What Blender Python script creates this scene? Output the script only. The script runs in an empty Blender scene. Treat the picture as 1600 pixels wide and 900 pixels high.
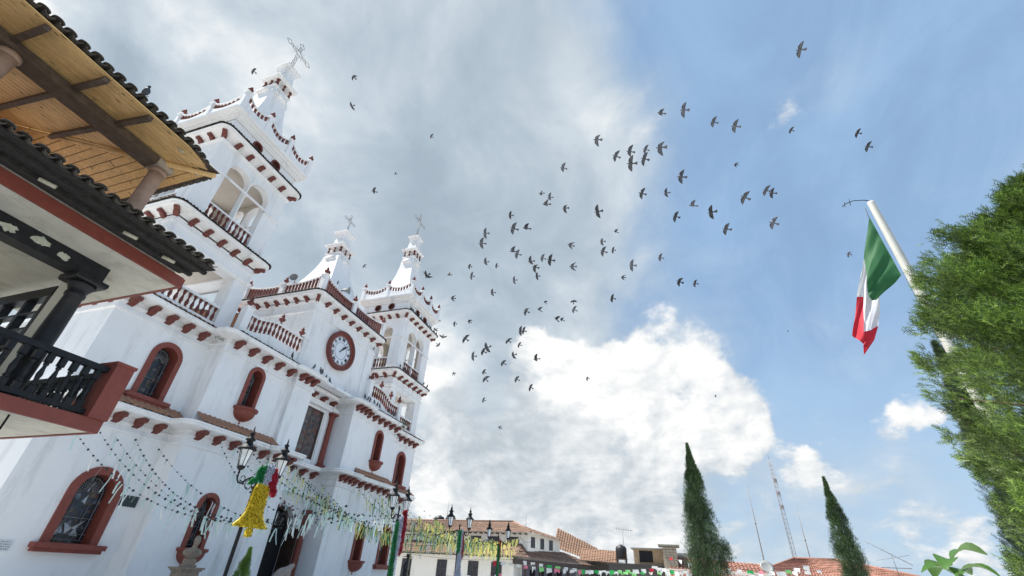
import bpy, bmesh, math, random
import numpy as np
from mathutils import Vector, Matrix, Euler
from mathutils.geometry import tessellate_polygon
R_ = math.radians
PI = math.pi
random.seed(7)
rng = np.random.default_rng(7)
SC = bpy.context.scene
COL = SC.collection

# ---------------------------------------------------------------- camera
EYE = 1.65
cam_d = bpy.data.cameras.new('camera'); cam = bpy.data.objects.new('camera', cam_d); COL.objects.link(cam)
cam_d.sensor_width = 36.0; cam_d.lens = 36.0*686/1600; cam_d.clip_end = 4000; cam_d.clip_start = 0.05
_x = Vector((0.30979354, -0.94967653, 0.04628655)); _y = -Vector((0.53303135, 0.1331557, -0.835552)); _z = -Vector((0.78734081, 0.28352079, 0.54745814))
cam.matrix_world = Matrix(((_x.x, _y.x, _z.x, 0), (_x.y, _y.y, _z.y, 0), (_x.z, _y.z, _z.z, EYE), (0, 0, 0, 1)))
SC.camera = cam

# ---------------------------------------------------------------- light, sky, exposure
SC.view_settings.view_transform = 'Standard'; SC.view_settings.look = 'None'
SC.view_settings.gamma = 1.0; SC.view_settings.use_curve_mapping = False
SC.view_settings.exposure = 0.66
SUN_DIR = Vector((-0.11, 0.49, 0.86)).normalized()
sun_d = bpy.data.lights.new('sun', 'SUN'); sun = bpy.data.objects.new('sun', sun_d); COL.objects.link(sun)
sun_d.energy = 4.9; sun_d.angle = R_(0.9); sun_d.color = (1.0, 0.965, 0.90)
sun.rotation_euler = SUN_DIR.to_track_quat('Z', 'Y').to_euler()

# directions of cloud masses and positions measured for this place
CLOUD_COVER = [(0.9729,0.1869,0.1360,0.97019,0.70),(0.9557,0.0291,0.2929,0.98163,0.25),(0.1094,0.7654,0.6342,0.85250,1.00),(0.4034,0.7008,0.5884,0.81139,0.90),(0.4410,0.4041,0.8014,0.90644,0.62),(0.7354,0.5961,0.3222,0.89747,0.70),(0.7223,0.3855,0.5742,0.94111,0.38),(0.8492,0.4379,0.2952,0.94917,0.50),(0.6837,0.2563,0.6832,0.93684,0.22),(0.5877,0.1160,0.8007,0.96714,0.22),(0.8033,-0.0029,0.5955,0.96503,0.14),(0.9192,0.3631,0.1521,0.95887,0.50),(0.8642,0.0120,0.5030,0.98017,0.10),(0.9869,-0.0021,0.1615,0.97630,0.25),(0.9576,-0.2816,0.0602,0.98213,0.30),]
CLOUD_LIGHT = [(0.8690,0.4134,0.2721,0.95816,0.18),(0.9756,0.1882,0.1130,0.97078,0.15),(0.6268,0.1681,0.7608,0.97677,0.10),(0.0693,0.7619,0.6440,0.99687,0.40),(0.0698,0.7812,0.6204,0.99918,0.30),(0.1415,0.6636,0.7346,0.99675,0.22),(0.2444,0.6672,0.7037,0.99493,0.12),(0.1481,0.7573,0.6360,0.99846,-0.25),(0.2421,0.7548,0.6097,0.99013,-0.12),(0.3127,0.4492,0.8369,0.98120,0.14),(0.4107,0.5951,0.6908,0.98017,0.16),(0.6303,0.5274,0.5697,0.98834,0.22),(0.5244,0.2535,0.8129,0.97966,0.05),(0.6546,0.3369,0.6767,0.97072,-0.22),(0.5285,0.5455,0.6505,0.98483,-0.20),(0.7320,0.5259,0.4332,0.99024,-0.05),(0.7206,0.4283,0.5452,0.99336,-0.12),(0.7836,0.4827,0.3911,0.99195,0.25),(0.8089,0.4333,0.3975,0.99635,0.20),(0.8112,0.5095,0.2870,0.99244,0.15),(0.8853,0.4012,0.2353,0.99238,-0.15),(0.5907,0.1447,0.7938,0.99267,0.10),(0.4868,0.0406,0.8726,0.99625,0.12),(0.7273,0.3278,0.6030,0.99620,0.12),]
HEAP_COVER = [(0.9657,0.1838,0.1835,0.97959,0.18),(0.9039,0.3635,0.2254,0.98660,0.15),(0.9604,0.0445,0.2750,0.97927,0.22),(0.9594,-0.1335,0.2483,0.99789,0.50),(0.9459,0.1345,0.2953,0.98964,0.30),(0.9795,0.1216,0.1609,0.98911,0.30),(0.9114,0.3873,0.1388,0.99444,0.40),(0.9430,0.0915,0.3199,0.98815,0.30),(0.8782,0.2459,0.4102,0.99693,0.70),(0.8503,0.2763,0.4479,0.99833,0.40),(0.8830,0.3054,0.3563,0.99637,0.45),(0.9045,0.2084,0.3721,0.99523,0.70),(0.9247,0.1274,0.3588,0.99555,0.70),(0.9387,0.0353,0.3429,0.99352,0.75),(0.9344,-0.0802,0.3470,0.99750,0.70),(0.9526,-0.1057,0.2852,0.99502,0.80),(0.9515,-0.1586,0.2635,0.99908,0.50),(0.9667,-0.0283,0.2542,0.99556,0.80),(0.9667,0.0741,0.2449,0.99493,0.70),(0.9497,0.1782,0.2574,0.99434,0.70),(0.9351,0.2449,0.2560,0.99665,0.50),(0.9422,0.2741,0.1928,0.99429,0.70),(0.8918,0.4130,0.1850,0.99422,0.60),(0.8564,0.4621,0.2301,0.99771,0.35),(0.8534,0.4381,0.2825,0.99761,0.30),(0.8788,0.4581,0.1339,0.99695,0.60),(0.9337,0.3379,0.1182,0.99313,0.80),(0.9677,0.2258,0.1117,0.99483,0.70),(0.9807,0.1498,0.1255,0.99619,0.70),(0.9905,0.0508,0.1275,0.99746,0.80),(0.9943,0.0062,0.1060,0.99894,0.60),(0.9749,0.2152,0.0564,0.98357,0.55),(0.8244,0.4487,0.3449,0.99754,0.30),(0.8148,0.4067,0.4131,0.99743,0.30),(0.9805,0.0818,0.1789,0.98944,0.35),(0.8825,-0.3978,0.2510,0.99949,0.62),(0.8981,-0.3671,0.2423,0.99943,0.55),(0.8783,-0.4125,0.2417,0.99975,0.30),(0.9555,-0.2222,0.1939,0.99925,0.55),(0.9481,-0.2584,0.1853,0.99932,0.50),(0.9291,-0.2822,0.2392,0.99967,0.60),(0.9748,-0.1217,0.1871,0.99856,0.30),(0.9011,-0.0867,0.4249,0.99819,0.28),(0.8961,-0.1577,0.4149,0.99898,0.28),(0.8762,-0.0182,0.4816,0.99903,0.36),(0.9041,0.0439,0.4251,0.99859,0.34),(0.6201,-0.2639,0.7388,0.99870,0.26),(0.6340,-0.2919,0.7162,0.99921,0.22),(0.9414,-0.3173,0.1142,0.99884,0.35),(0.9221,-0.3807,0.0696,0.99847,0.42),(0.9014,-0.4286,0.0618,0.99903,0.42),(0.9767,-0.1798,0.1169,0.99882,0.30),(0.9948,-0.0675,0.0757,0.99728,0.40),(0.9310,-0.1898,0.3116,0.99910,0.30),(0.8803,0.1145,0.4604,0.99762,-0.50),(0.8610,0.1825,0.4748,0.99876,-0.50),(0.9529,0.1161,0.2800,0.99931,-1.30),(0.9209,0.3484,0.1746,0.99948,-0.90),(0.8413,0.3332,0.4257,0.99906,-0.40),(0.9315,-0.1217,0.3428,0.99968,-0.50),(0.9876,-0.0472,0.1500,0.99898,-0.50),(0.9725,0.1041,0.2086,0.99797,-0.30),(0.9816,-0.0184,0.1899,0.99755,-0.35),(0.9173,0.2693,0.2934,0.99845,-0.25),(0.9528,-0.0108,0.3034,0.99947,-0.35),(0.9292,0.1718,0.3272,0.99915,-0.20),(0.9766,0.0530,0.2084,0.99876,-0.30),]
HEAP_LIGHT = [(0.9298,0.0868,0.3577,0.98168,0.70),(0.8761,0.2307,0.4234,0.99358,0.60),(0.9353,0.0075,0.3539,0.99081,0.50),(0.9536,-0.0941,0.2860,0.99490,0.60),(0.9393,0.1749,0.2953,0.99271,0.30),(0.9315,0.2299,0.2818,0.99662,0.20),(0.8819,0.4368,0.1772,0.99429,0.35),(0.8645,0.4816,0.1437,0.99696,0.30),(0.9678,0.2122,0.1353,0.99339,0.40),(0.9884,0.0616,0.1386,0.99544,0.35),(0.8244,0.4487,0.3449,0.99515,0.20),(0.8862,-0.3861,0.2560,0.99893,0.75),(0.9513,-0.2389,0.1949,0.99842,0.60),(0.9291,-0.2822,0.2392,0.99951,0.60),(0.6255,-0.2781,0.7290,0.99822,0.80),(0.8742,-0.0188,0.4852,0.99794,0.40),(0.8979,-0.0938,0.4301,0.99744,0.45),(0.8982,0.0421,0.4375,0.99687,0.45),(0.9221,-0.3807,0.0696,0.99767,0.40),(0.9274,0.2853,0.2420,0.99075,-0.45),(0.9616,0.1823,0.2053,0.98800,-0.50),(0.9806,0.0050,0.1961,0.99441,-0.35),(0.8684,0.4381,0.2323,0.99245,-0.40),(0.9420,0.1331,0.3079,0.99565,-0.30),(0.8785,0.3472,0.3281,0.99193,-0.40),(0.9011,0.3088,0.3046,0.99647,-0.30),(0.9794,0.0811,0.1848,0.99513,-0.20),(0.9514,0.2487,0.1816,0.99683,-0.20),(0.9587,0.0437,0.2811,0.98911,0.10),(0.8640,0.3589,0.3531,0.99504,-0.20),(0.8958,-0.3799,0.2306,0.99951,-0.20),(0.9572,-0.2334,0.1713,0.99929,-0.20),]
FLYING = [(14.14,-1.90,20.28,0.35,-0.20,1.87,3),(13.47,-2.76,19.24,0.59,-0.19,1.69,0),(16.90,-4.70,22.16,0.31,-0.23,1.86,1),(14.56,-4.82,18.74,0.48,-0.26,1.74,1),(12.98,1.07,17.97,0.36,0.06,1.90,2),(15.09,0.41,19.09,0.47,-0.33,2.02,1),(14.17,-0.25,18.13,0.28,-0.30,1.80,1),(19.12,-1.27,23.77,0.49,-0.28,1.97,1),(12.41,-0.20,15.38,0.42,0.02,1.78,0),(15.06,-0.87,18.44,0.56,-0.33,1.85,0),(11.60,-1.28,15.00,0.34,0.04,1.76,2),(16.35,3.31,20.49,0.26,-0.20,1.93,1),(29.98,-8.96,32.03,0.30,-0.08,1.98,4),(14.10,-2.11,15.84,0.67,-0.29,1.63,1),(16.75,-0.56,17.90,0.66,-0.42,1.76,1),(20.93,-2.11,21.60,0.63,-0.06,1.53,1),(15.85,-2.57,15.72,0.27,-0.05,1.88,3),(16.27,-3.32,15.51,0.62,0.08,1.57,0),(19.69,-2.22,18.55,0.49,-0.31,1.83,0),(17.43,-3.97,15.36,0.31,-0.16,1.77,0),(15.38,-4.52,15.26,0.67,-0.45,1.93,1),(19.68,-6.87,19.28,0.25,-0.25,1.91,0),(20.64,-7.42,19.87,0.75,-0.24,1.62,1),(17.36,-5.85,15.24,0.69,-0.47,1.72,1),(20.89,5.79,23.69,0.74,0.08,1.88,3),(14.26,3.72,15.94,0.50,-0.02,1.86,3),(20.22,5.01,22.44,0.28,0.00,1.82,1),(18.29,3.64,19.37,0.41,0.10,1.86,2),(15.18,1.51,15.76,0.61,-0.04,1.51,0),(22.15,8.41,23.42,0.39,0.00,1.92,0),(14.40,5.27,14.94,0.74,-0.04,2.19,1),(14.57,4.72,14.98,0.47,0.05,2.16,3),(17.64,8.16,17.95,0.81,-0.03,1.79,0),(15.61,7.37,15.45,0.73,-0.03,1.89,1),(14.95,5.44,14.06,0.42,0.10,1.99,3),(18.09,6.32,16.42,0.32,-0.02,2.09,0),(18.53,5.68,16.12,0.39,0.01,1.62,1),(18.78,5.49,15.87,0.45,-0.02,2.10,2),(27.25,7.78,21.38,0.81,0.00,1.68,0),(22.19,6.00,19.09,0.58,-0.17,2.01,1),(17.11,4.22,14.91,0.52,-0.09,1.93,0),(18.73,3.49,16.98,0.31,-0.21,2.02,4),(26.54,1.41,23.95,0.41,-0.24,2.08,3),(23.95,2.26,21.11,0.66,-0.06,1.68,2),(19.47,1.82,16.77,0.76,-0.27,1.92,1),(30.64,2.01,25.40,0.58,0.07,1.95,0),(18.64,3.41,15.44,0.84,-0.06,1.76,4),(19.59,0.40,15.64,0.88,-0.09,1.75,0),(28.57,1.37,21.06,0.51,-0.00,1.93,4),(24.57,-1.33,19.47,0.54,-0.16,1.82,1),(22.56,-2.02,16.16,0.87,-0.37,1.93,2),(28.92,-3.61,19.91,0.80,-0.23,1.76,1),(22.24,10.03,19.56,0.57,0.22,1.84,1),(32.29,13.37,26.97,0.74,0.02,2.12,1),(29.38,14.83,25.15,0.74,-0.06,2.22,2),(24.93,12.30,20.63,0.72,-0.20,1.93,0),(26.87,9.52,21.04,0.88,0.15,1.86,0),(23.50,9.87,17.83,0.35,0.03,1.81,0),(33.29,8.66,22.73,0.40,-0.63,2.81,3),(31.92,5.83,21.57,-0.01,-0.98,-3.10,1),(25.01,2.00,17.10,0.82,-0.06,1.96,1),(28.12,-13.07,32.78,0.49,-0.41,1.98,1),(16.23,10.55,14.41,0.35,0.29,1.11,4),(24.33,13.92,20.58,0.57,0.12,1.82,3),(23.95,13.13,18.15,0.93,0.03,2.11,4),(44.15,25.66,28.78,0.12,0.02,1.34,4),(32.10,17.02,20.90,0.80,0.00,2.09,2),(30.24,14.64,19.86,0.61,-0.36,2.45,4),(22.10,10.83,13.75,0.94,-0.51,2.25,0),(23.98,11.05,13.41,0.81,0.15,2.06,0),(24.01,10.38,13.71,0.58,-0.22,2.26,0),(20.84,8.79,12.31,0.77,0.45,1.73,0),(40.29,20.65,19.62,0.73,-0.72,2.78,4),(32.99,14.04,16.22,0.71,-0.18,2.27,1),(25.00,10.48,12.23,0.92,-0.66,2.37,1),(26.99,9.02,12.86,0.46,-0.30,2.17,0),(32.76,9.73,14.46,1.11,-0.33,2.04,0),(36.71,15.41,15.10,0.60,-0.11,2.15,0),(35.94,13.39,12.31,1.21,-0.40,1.85,3),(45.04,7.02,19.84,0.76,-0.17,1.93,2),(22.03,6.26,11.91,0.41,0.11,1.88,1),(26.05,9.01,14.21,0.99,0.39,1.77,2),(26.12,9.75,13.74,0.38,-0.30,2.29,0),(25.42,9.21,15.02,0.36,-0.24,2.50,0),(32.68,10.81,18.34,0.52,-0.11,2.21,0),(22.91,7.53,14.29,0.73,-0.06,1.83,0),(28.35,9.08,17.31,0.94,-0.39,1.79,0),(22.36,7.05,15.33,0.79,-0.34,2.07,2),(23.70,6.58,16.12,0.26,-0.30,2.38,3),(25.68,4.67,17.00,0.69,-0.26,2.07,1),(21.19,4.87,13.84,0.20,-0.31,2.69,3),(28.81,6.20,18.14,0.74,-0.32,2.31,3),(25.23,14.17,15.76,0.07,0.40,0.53,1),(35.22,20.15,20.51,-0.81,0.52,-0.54,1),(37.18,21.87,23.46,0.20,0.56,1.34,0),(33.53,22.14,28.57,-0.25,0.03,-0.85,0),(12.93,-7.59,20.65,0.25,-0.05,1.69,0),(11.62,26.44,33.40,0.29,-0.15,2.71,0),(14.27,19.10,33.39,0.33,-0.00,2.94,2),(15.44,19.55,31.47,0.40,0.25,1.59,0),(24.16,18.22,38.26,0.36,-0.13,2.45,1),(31.34,27.70,43.23,0.32,0.20,1.91,3),(16.88,16.31,22.79,0.16,-0.00,2.24,1),(24.86,-15.07,27.56,0.36,-0.28,1.77,0),(22.55,-13.77,23.87,0.39,-0.40,1.67,0),(36.26,-16.77,25.52,0.70,-0.51,1.60,2),(32.27,29.33,29.83,0.67,-0.22,2.67,1),(78.31,-9.13,28.42,0.76,-0.28,1.70,1),(114.35,-33.19,56.38,0.42,-0.27,2.02,2)]
SKY_STRENGTH = 0.1
world = bpy.data.worlds.new('World'); SC.world = world; world.use_nodes = True
def build_world():
    nt = world.node_tree; N = nt.nodes; L = nt.links; N.clear()
    def lk(v, sock):
        if isinstance(v, bpy.types.NodeSocket): L.new(v, sock)
        else: sock.default_value = v
    def math_(op, a, b=0.0, c=0.0):
        n = N.new('ShaderNodeMath'); n.operation = op; lk(a, n.inputs[0]); lk(b, n.inputs[1]); lk(c, n.inputs[2]); return n.outputs[0]
    def smooth(v, a, b, t0=0.0, t1=1.0):
        n = N.new('ShaderNodeMapRange'); n.interpolation_type = 'SMOOTHSTEP'; lk(v, n.inputs[0])
        for i, q in enumerate((a, b, t0, t1)): n.inputs[1+i].default_value = q
        return n.outputs[0]
    def dot(vec, c):
        n = N.new('ShaderNodeVectorMath'); n.operation = 'DOT_PRODUCT'; L.new(vec, n.inputs[0]); n.inputs[1].default_value = c; return n.outputs['Value']
    def noise(vec, scale, detail=8, rough=0.55, dist=0.0):
        n = N.new('ShaderNodeTexNoise'); L.new(vec, n.inputs['Vector']); n.inputs['Scale'].default_value = scale
        n.inputs['Detail'].default_value = detail; n.inputs['Roughness'].default_value = rough; n.inputs['Distortion'].default_value = dist
        return n.outputs['Fac']
    def mix(f, a, b):
        n = N.new('ShaderNodeMix'); n.data_type = 'RGBA'; lk(f, n.inputs[0]); lk(a, n.inputs[6]); lk(b, n.inputs[7]); return n.outputs[2]
    tc = N.new('ShaderNodeTexCoord'); V = tc.outputs['Generated']
    nrm = N.new('ShaderNodeVectorMath'); nrm.operation = 'NORMALIZE'; L.new(V, nrm.inputs[0]); V = nrm.outputs[0]
    # gently warped direction so that cloud outlines are never round
    nz = N.new('ShaderNodeTexNoise'); L.new(V, nz.inputs['Vector']); nz.inputs['Scale'].default_value = 9.0; nz.inputs['Detail'].default_value = 6; nz.inputs['Roughness'].default_value = 0.6
    sb = N.new('ShaderNodeVectorMath'); sb.operation = 'SUBTRACT'; L.new(nz.outputs['Color'], sb.inputs[0]); sb.inputs[1].default_value = (.5, .5, .5)
    sc_ = N.new('ShaderNodeVectorMath'); sc_.operation = 'SCALE'; L.new(sb.outputs[0], sc_.inputs[0]); sc_.inputs['Scale'].default_value = 0.075
    ad = N.new('ShaderNodeVectorMath'); ad.operation = 'ADD'; L.new(V, ad.inputs[0]); L.new(sc_.outputs[0], ad.inputs[1])
    nw = N.new('ShaderNodeVectorMath'); nw.operation = 'NORMALIZE'; L.new(ad.outputs[0], nw.inputs[0]); W = nw.outputs[0]
    def field(lst, ko=1.7):
        acc = None
        for (x, y, z, c, w) in lst:
            inner = 1-(1-c)*0.10
            s = smooth(dot(W, (x, y, z)), 1-(1-c)*ko, inner, 0.0, w)
            acc = s if acc is None else math_('ADD', acc, s)
        return acc
    cover = field(CLOUD_COVER)
    # flatten the noise toward the horizon, as cloud layers do
    sep = N.new('ShaderNodeSeparateXYZ'); L.new(V, sep.inputs[0])
    zz = math_('ADD', math_('MAXIMUM', sep.outputs[2], 0.0), 0.48)
    dv = N.new('ShaderNodeVectorMath'); dv.operation = 'SCALE'; L.new(V, dv.inputs[0]); L.new(math_('DIVIDE', 1.0, zz), dv.inputs['Scale'])
    P = dv.outputs[0]
    upv = N.new('ShaderNodeVectorMath'); upv.operation = 'ADD'; L.new(P, upv.inputs[0]); upv.inputs[1].default_value = (-0.012, 0.022, 0.022)
    nA = noise(P, 4.5, 9, 0.58, 0.35); nB = noise(P, 13.0, 8, 0.62, 0.2); nC = noise(upv.outputs[0], 13.0, 6, 0.62, 0.2); nD = noise(upv.outputs[0], 4.5, 6, 0.58, 0.35)
    n2 = noise(P, 1.5, 6, 0.55, 0.5)
    st = N.new('ShaderNodeMapping'); L.new(P, st.inputs[0]); st.inputs['Rotation'].default_value = (0, 0, 0.5); st.inputs['Scale'].default_value = (1.0, 1.9, 1.0)
    n3 = noise(st.outputs[0], 2.6, 9, 0.62, 0.8)
    sc_soft = math_('ADD', math_('MINIMUM', cover, 1.15), math_('ADD', math_('MULTIPLY', math_('SUBTRACT', n2, 0.5), 0.9), math_('MULTIPLY', math_('SUBTRACT', nA, 0.5), 0.9)))
    alpha_s = smooth(math_('ADD', sc_soft, math_('MULTIPLY', math_('SUBTRACT', n3, .5), .6)), 0.0, 0.88)
    heap = math_('ADD', math_('MINIMUM', field(HEAP_COVER, 1.6), 1.05), math_('ADD', math_('MULTIPLY', math_('SUBTRACT', nA, 0.5), 2.1), math_('MULTIPLY', math_('SUBTRACT', nB, 0.5), 1.3)))
    alpha_h = smooth(heap, 0.32, 0.86)
    # thin high veil over the blue
    veil = smooth(n3, 0.20, 0.80, 0.60, 0.95)
    # brightness of the two cloud layers
    K = CLOUD_K
    def ramp_(v, stops):
        r = N.new('ShaderNodeValToRGB'); L.new(v, r.inputs[0]); e = r.color_ramp.elements
        for i, (p_, c_) in enumerate(stops):
            q = e[0] if i == 0 else (e[1] if i == 1 else e.new(p_)); q.position = p_; q.color = (*[min(3, u*K) for u in c_], 1)
        s2 = N.new('ShaderNodeVectorMath'); s2.operation = 'SCALE'; L.new(r.outputs[0], s2.inputs[0]); s2.inputs['Scale'].default_value = 1.0/SKY_STRENGTH; return s2.outputs[0]
    rel = math_('ADD', math_('MULTIPLY', math_('SUBTRACT', nB, nC), 0.35), math_('MULTIPLY', math_('SUBTRACT', nA, nD), 2.2))
    bs = math_('ADD', math_('ADD', field(CLOUD_LIGHT), math_('MULTIPLY', rel, 0.14)), math_('ADD', math_('ADD', math_('MULTIPLY', math_('SUBTRACT', n2, 0.5), 0.9), math_('MULTIPLY', math_('SUBTRACT', nA, 0.5), 1.35)), 0.34))
    soft_c = ramp_(bs, [(0.0, (.38, .46, .54)), (1.0, (1.0, 1.0, .99)), (.3, (.465, .55, .635)), (.6, (.61, .685, .75))])
    bh = math_('ADD', math_('ADD', math_('MAXIMUM', math_('MULTIPLY', math_('MINIMUM', field(HEAP_LIGHT), 0.6), 0.62), -0.22), math_('MULTIPLY', rel, 0.8)), math_('ADD', math_('MULTIPLY', math_('SUBTRACT', heap, 0.6), 0.35), 0.31))
    heap_c = ramp_(bh, [(0.0, (.50, .56, .61)), (1.0, (1.06, 1.05, 1.03)), (.3, (.62, .675, .72)), (.72, (.86, .88, .89))])
    sky = N.new('ShaderNodeTexSky'); sky.sky_type = 'NISHITA'; sky.sun_disc = False
    sky.sun_elevation = math.asin(SUN_DIR.z); sky.sun_rotation = math.atan2(SUN_DIR.x, SUN_DIR.y)
    sky.air_density = 1.0; sky.dust_density = 0.6; sky.ozone_density = 1.6; sky.altitude = 2200
    k = N.new('ShaderNodeVectorMath'); k.operation = 'SCALE'; L.new(sky.outputs[0], k.inputs[0]); k.inputs['Scale'].default_value = NISHITA_K
    veilc = mix(veil, k.outputs[0], tuple(q/SKY_STRENGTH for q in (.235, .36, .53))+(1,))
    # pale moisture near the horizon
    hz = smooth(sep.outputs[2], 0.0, 0.50, 0.75, 0.0)
    base = mix(hz, veilc, tuple(q/SKY_STRENGTH for q in (.34, .455, .565))+(1,))
    final = mix(alpha_h, mix(alpha_s, base, soft_c), heap_c)
    bg = N.new('ShaderNodeBackground'); L.new(final, bg.inputs[0]); bg.inputs[1].default_value = SKY_STRENGTH
    out = N.new('ShaderNodeOutputWorld'); L.new(bg.outputs[0], out.inputs[0])
CLOUD_K = 0.665; NISHITA_K = 0.95
build_world()
# ---------------------------------------------------------------- materials
MATS = {}
def mat(name, col, rough=0.7, var=0.0, vscale=3.0, grime=None, gs=1.2, gamt=0.5, bump=0.0, bscale=30.0, metallic=0.0, spec=0.5, streak=False, transl=0.0, hue=0.0, alpha=1.0, isl=0.0):
    if name in MATS: return MATS[name]
    m = bpy.data.materials.new(name); m.use_nodes = True; nt = m.node_tree; N = nt.nodes; L = nt.links
    b = N['Principled BSDF']; b.inputs['Roughness'].default_value = rough; b.inputs['Metallic'].default_value = metallic
    b.inputs['Specular IOR Level'].default_value = spec
    b.inputs['Base Color'].default_value = (*col, 1)
    tc = N.new('ShaderNodeNewGeometry')
    pos = tc.outputs['Position']
    cur = None
    if var > 0:
        n = N.new('ShaderNodeTexNoise'); L.new(pos, n.inputs['Vector']); n.inputs['Scale'].default_value = vscale; n.inputs['Detail'].default_value = 7; n.inputs['Roughness'].default_value = .65
        r = N.new('ShaderNodeValToRGB'); L.new(n.outputs['Fac'], r.inputs[0])
        r.color_ramp.elements[0].position = .3; r.color_ramp.elements[1].position = .7
        r.color_ramp.elements[0].color = (*[max(0, c*(1-var)) for c in col], 1); r.color_ramp.elements[1].color = (*[min(1, c*(1+var)) for c in col], 1)
        cur = r.outputs[0]
    if isl > 0:
        mx = N.new('ShaderNodeMix'); mx.data_type = 'RGBA'; mx.blend_type = 'MULTIPLY'; mx.inputs[0].default_value = 1.0
        if cur is not None: L.new(cur, mx.inputs[6])
        else: mx.inputs[6].default_value = (*col, 1)
        rr = N.new('ShaderNodeMapRange'); L.new(tc.outputs['Random Per Island'], rr.inputs[0]); rr.inputs[3].default_value = 1-isl; rr.inputs[4].default_value = 1+isl
        cb = N.new('ShaderNodeCombineColor'); 
        for i in range(3): L.new(rr.outputs[0], cb.inputs[i])
        L.new(cb.outputs[0], mx.inputs[7]); cur = mx.outputs[2]
    if grime is not None:
        mp = N.new('ShaderNodeMapping'); L.new(pos, mp.inputs[0])
        mp.inputs['Scale'].default_value = (1, 1, 0.16) if streak else (1, 1, 1)
        n = N.new('ShaderNodeTexNoise'); L.new(mp.outputs[0], n.inputs['Vector']); n.inputs['Scale'].default_value = gs; n.inputs['Detail'].default_value = 9; n.inputs['Roughness'].default_value = .7
        r = N.new('ShaderNodeValToRGB'); L.new(n.outputs['Fac'], r.inputs[0])
        r.color_ramp.elements[0].position = .52; r.color_ramp.elements[0].color = (0, 0, 0, 1); r.color_ramp.elements[1].position = .78; r.color_ramp.elements[1].color = (gamt, gamt, gamt, 1)
        mx = N.new('ShaderNodeMix'); mx.data_type = 'RGBA'; L.new(r.outputs[0], mx.inputs[0])
        if cur is not None: L.new(cur, mx.inputs[6])
        else: mx.inputs[6].default_value = (*col, 1)
        mx.inputs[7].default_value = (*grime, 1); cur = mx.outputs[2]
    if cur is not None: L.new(cur, b.inputs['Base Color'])
    if bump > 0:
        n = N.new('ShaderNodeTexNoise'); L.new(pos, n.inputs['Vector']); n.inputs['Scale'].default_value = bscale; n.inputs['Detail'].default_value = 6
        bp = N.new('ShaderNodeBump'); bp.inputs['Strength'].default_value = bump; bp.inputs['Distance'].default_value = .02; L.new(n.outputs['Fac'], bp.inputs['Height']); L.new(bp.outputs[0], b.inputs['Normal'])
    if transl > 0:
        t = N.new('ShaderNodeBsdfTranslucent'); 
        if cur is not None: L.new(cur, t.inputs[0])
        else: t.inputs[0].default_value = (*col, 1)
        ms = N.new('ShaderNodeMixShader'); ms.inputs[0].default_value = transl
        L.new(b.outputs[0], ms.inputs[1]); L.new(t.outputs[0], ms.inputs[2]); L.new(ms.outputs[0], N['Material Output'].inputs[0])
    MATS[name] = m; return m
WHITE = mat('white_plaster', (.83, .83, .835), .85, .045, .6, (.43, .43, .41), 1.5, .75, .25, 14, streak=True)
WHITE2 = mat('cream_plaster', (.78, .755, .70), .85, .04, .7, (.45, .42, .37), 1.1, .35, .2, 14, streak=True)
RED = mat('oxide_red_paint', (.215, .052, .036), .65, .14, 5, (.13, .035, .03), 3, .4, .2, 20)
REDD = mat('dark_red_paint', (.145, .037, .028), .65, .2, 8)
TILE = mat('clay_tile', (.34, .17, .10), .85, .35, 9, (.10, .085, .07), 5, .75, .4, 30, isl=.3)
TILED = mat('dark_weathered_tile', (.075, .066, .055), .9, .4, 14, (.20, .19, .15), 6, .5, .5, 30, isl=.3)
TILEO = mat('orange_roof_tile', (.46, .20, .10), .85, .3, 5, (.16, .11, .08), 3, .6, .3, 30, isl=.35)
IRON = mat('black_iron', (.010, .011, .013), .55, .2, 20, spec=.25)
BLACKP = mat('black_wood_paint', (.012, .013, .016), .45, .3, 8, (.05, .05, .05), 6, .4, .15, 25, spec=.3)
WOOD = mat('pine_plank', (.74, .50, .22), .6, .14, 3, (.45, .24, .08), 2.5, .5, .15, 40, isl=.12)
def _grain():
    nt = WOOD.node_tree; N = nt.nodes; L = nt.links; b = N['Principled BSDF']; src = b.inputs['Base Color'].links[0].from_socket
    g = N.new('ShaderNodeNewGeometry'); mp = N.new('ShaderNodeMapping'); L.new(g.outputs['Position'], mp.inputs[0]); mp.inputs['Scale'].default_value = (.5, 14, 14)
    n = N.new('ShaderNodeTexNoise'); L.new(mp.outputs[0], n.inputs['Vector']); n.inputs['Scale'].default_value = 3; n.inputs['Detail'].default_value = 6
    r = N.new('ShaderNodeMapRange'); L.new(n.outputs['Fac'], r.inputs[0]); r.inputs[1].default_value = .3; r.inputs[2].default_value = .7; r.inputs[3].default_value = .72; r.inputs[4].default_value = 1.15
    v = N.new('ShaderNodeTexVoronoi'); mq = N.new('ShaderNodeMapping'); L.new(g.outputs['Position'], mq.inputs[0]); mq.inputs['Scale'].default_value = (1.6, 4.2, 0.01); L.new(mq.outputs[0], v.inputs['Vector']); v.inputs['Scale'].default_value = 1.6
    k = N.new('ShaderNodeMath'); k.operation = 'GREATER_THAN'; L.new(v.outputs['Distance'], k.inputs[0]); k.inputs[1].default_value = .12
    kk = N.new('ShaderNodeMapRange'); L.new(k.outputs[0], kk.inputs[0]); kk.inputs[3].default_value = .25; kk.inputs[4].default_value = 1.0
    m = N.new('ShaderNodeMath'); m.operation = 'MULTIPLY'; L.new(r.outputs[0], m.inputs[0]); L.new(kk.outputs[0], m.inputs[1])
    s = N.new('ShaderNodeVectorMath'); s.operation = 'SCALE'; L.new(src, s.inputs[0]); L.new(m.outputs[0], s.inputs['Scale']); L.new(s.outputs[0], b.inputs['Base Color'])
_grain()
BEAM = mat('dark_beam_wood', (.085, .062, .046), .75, .35, 6, (.16, .13, .11), 3, .5, .3, 30)
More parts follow.
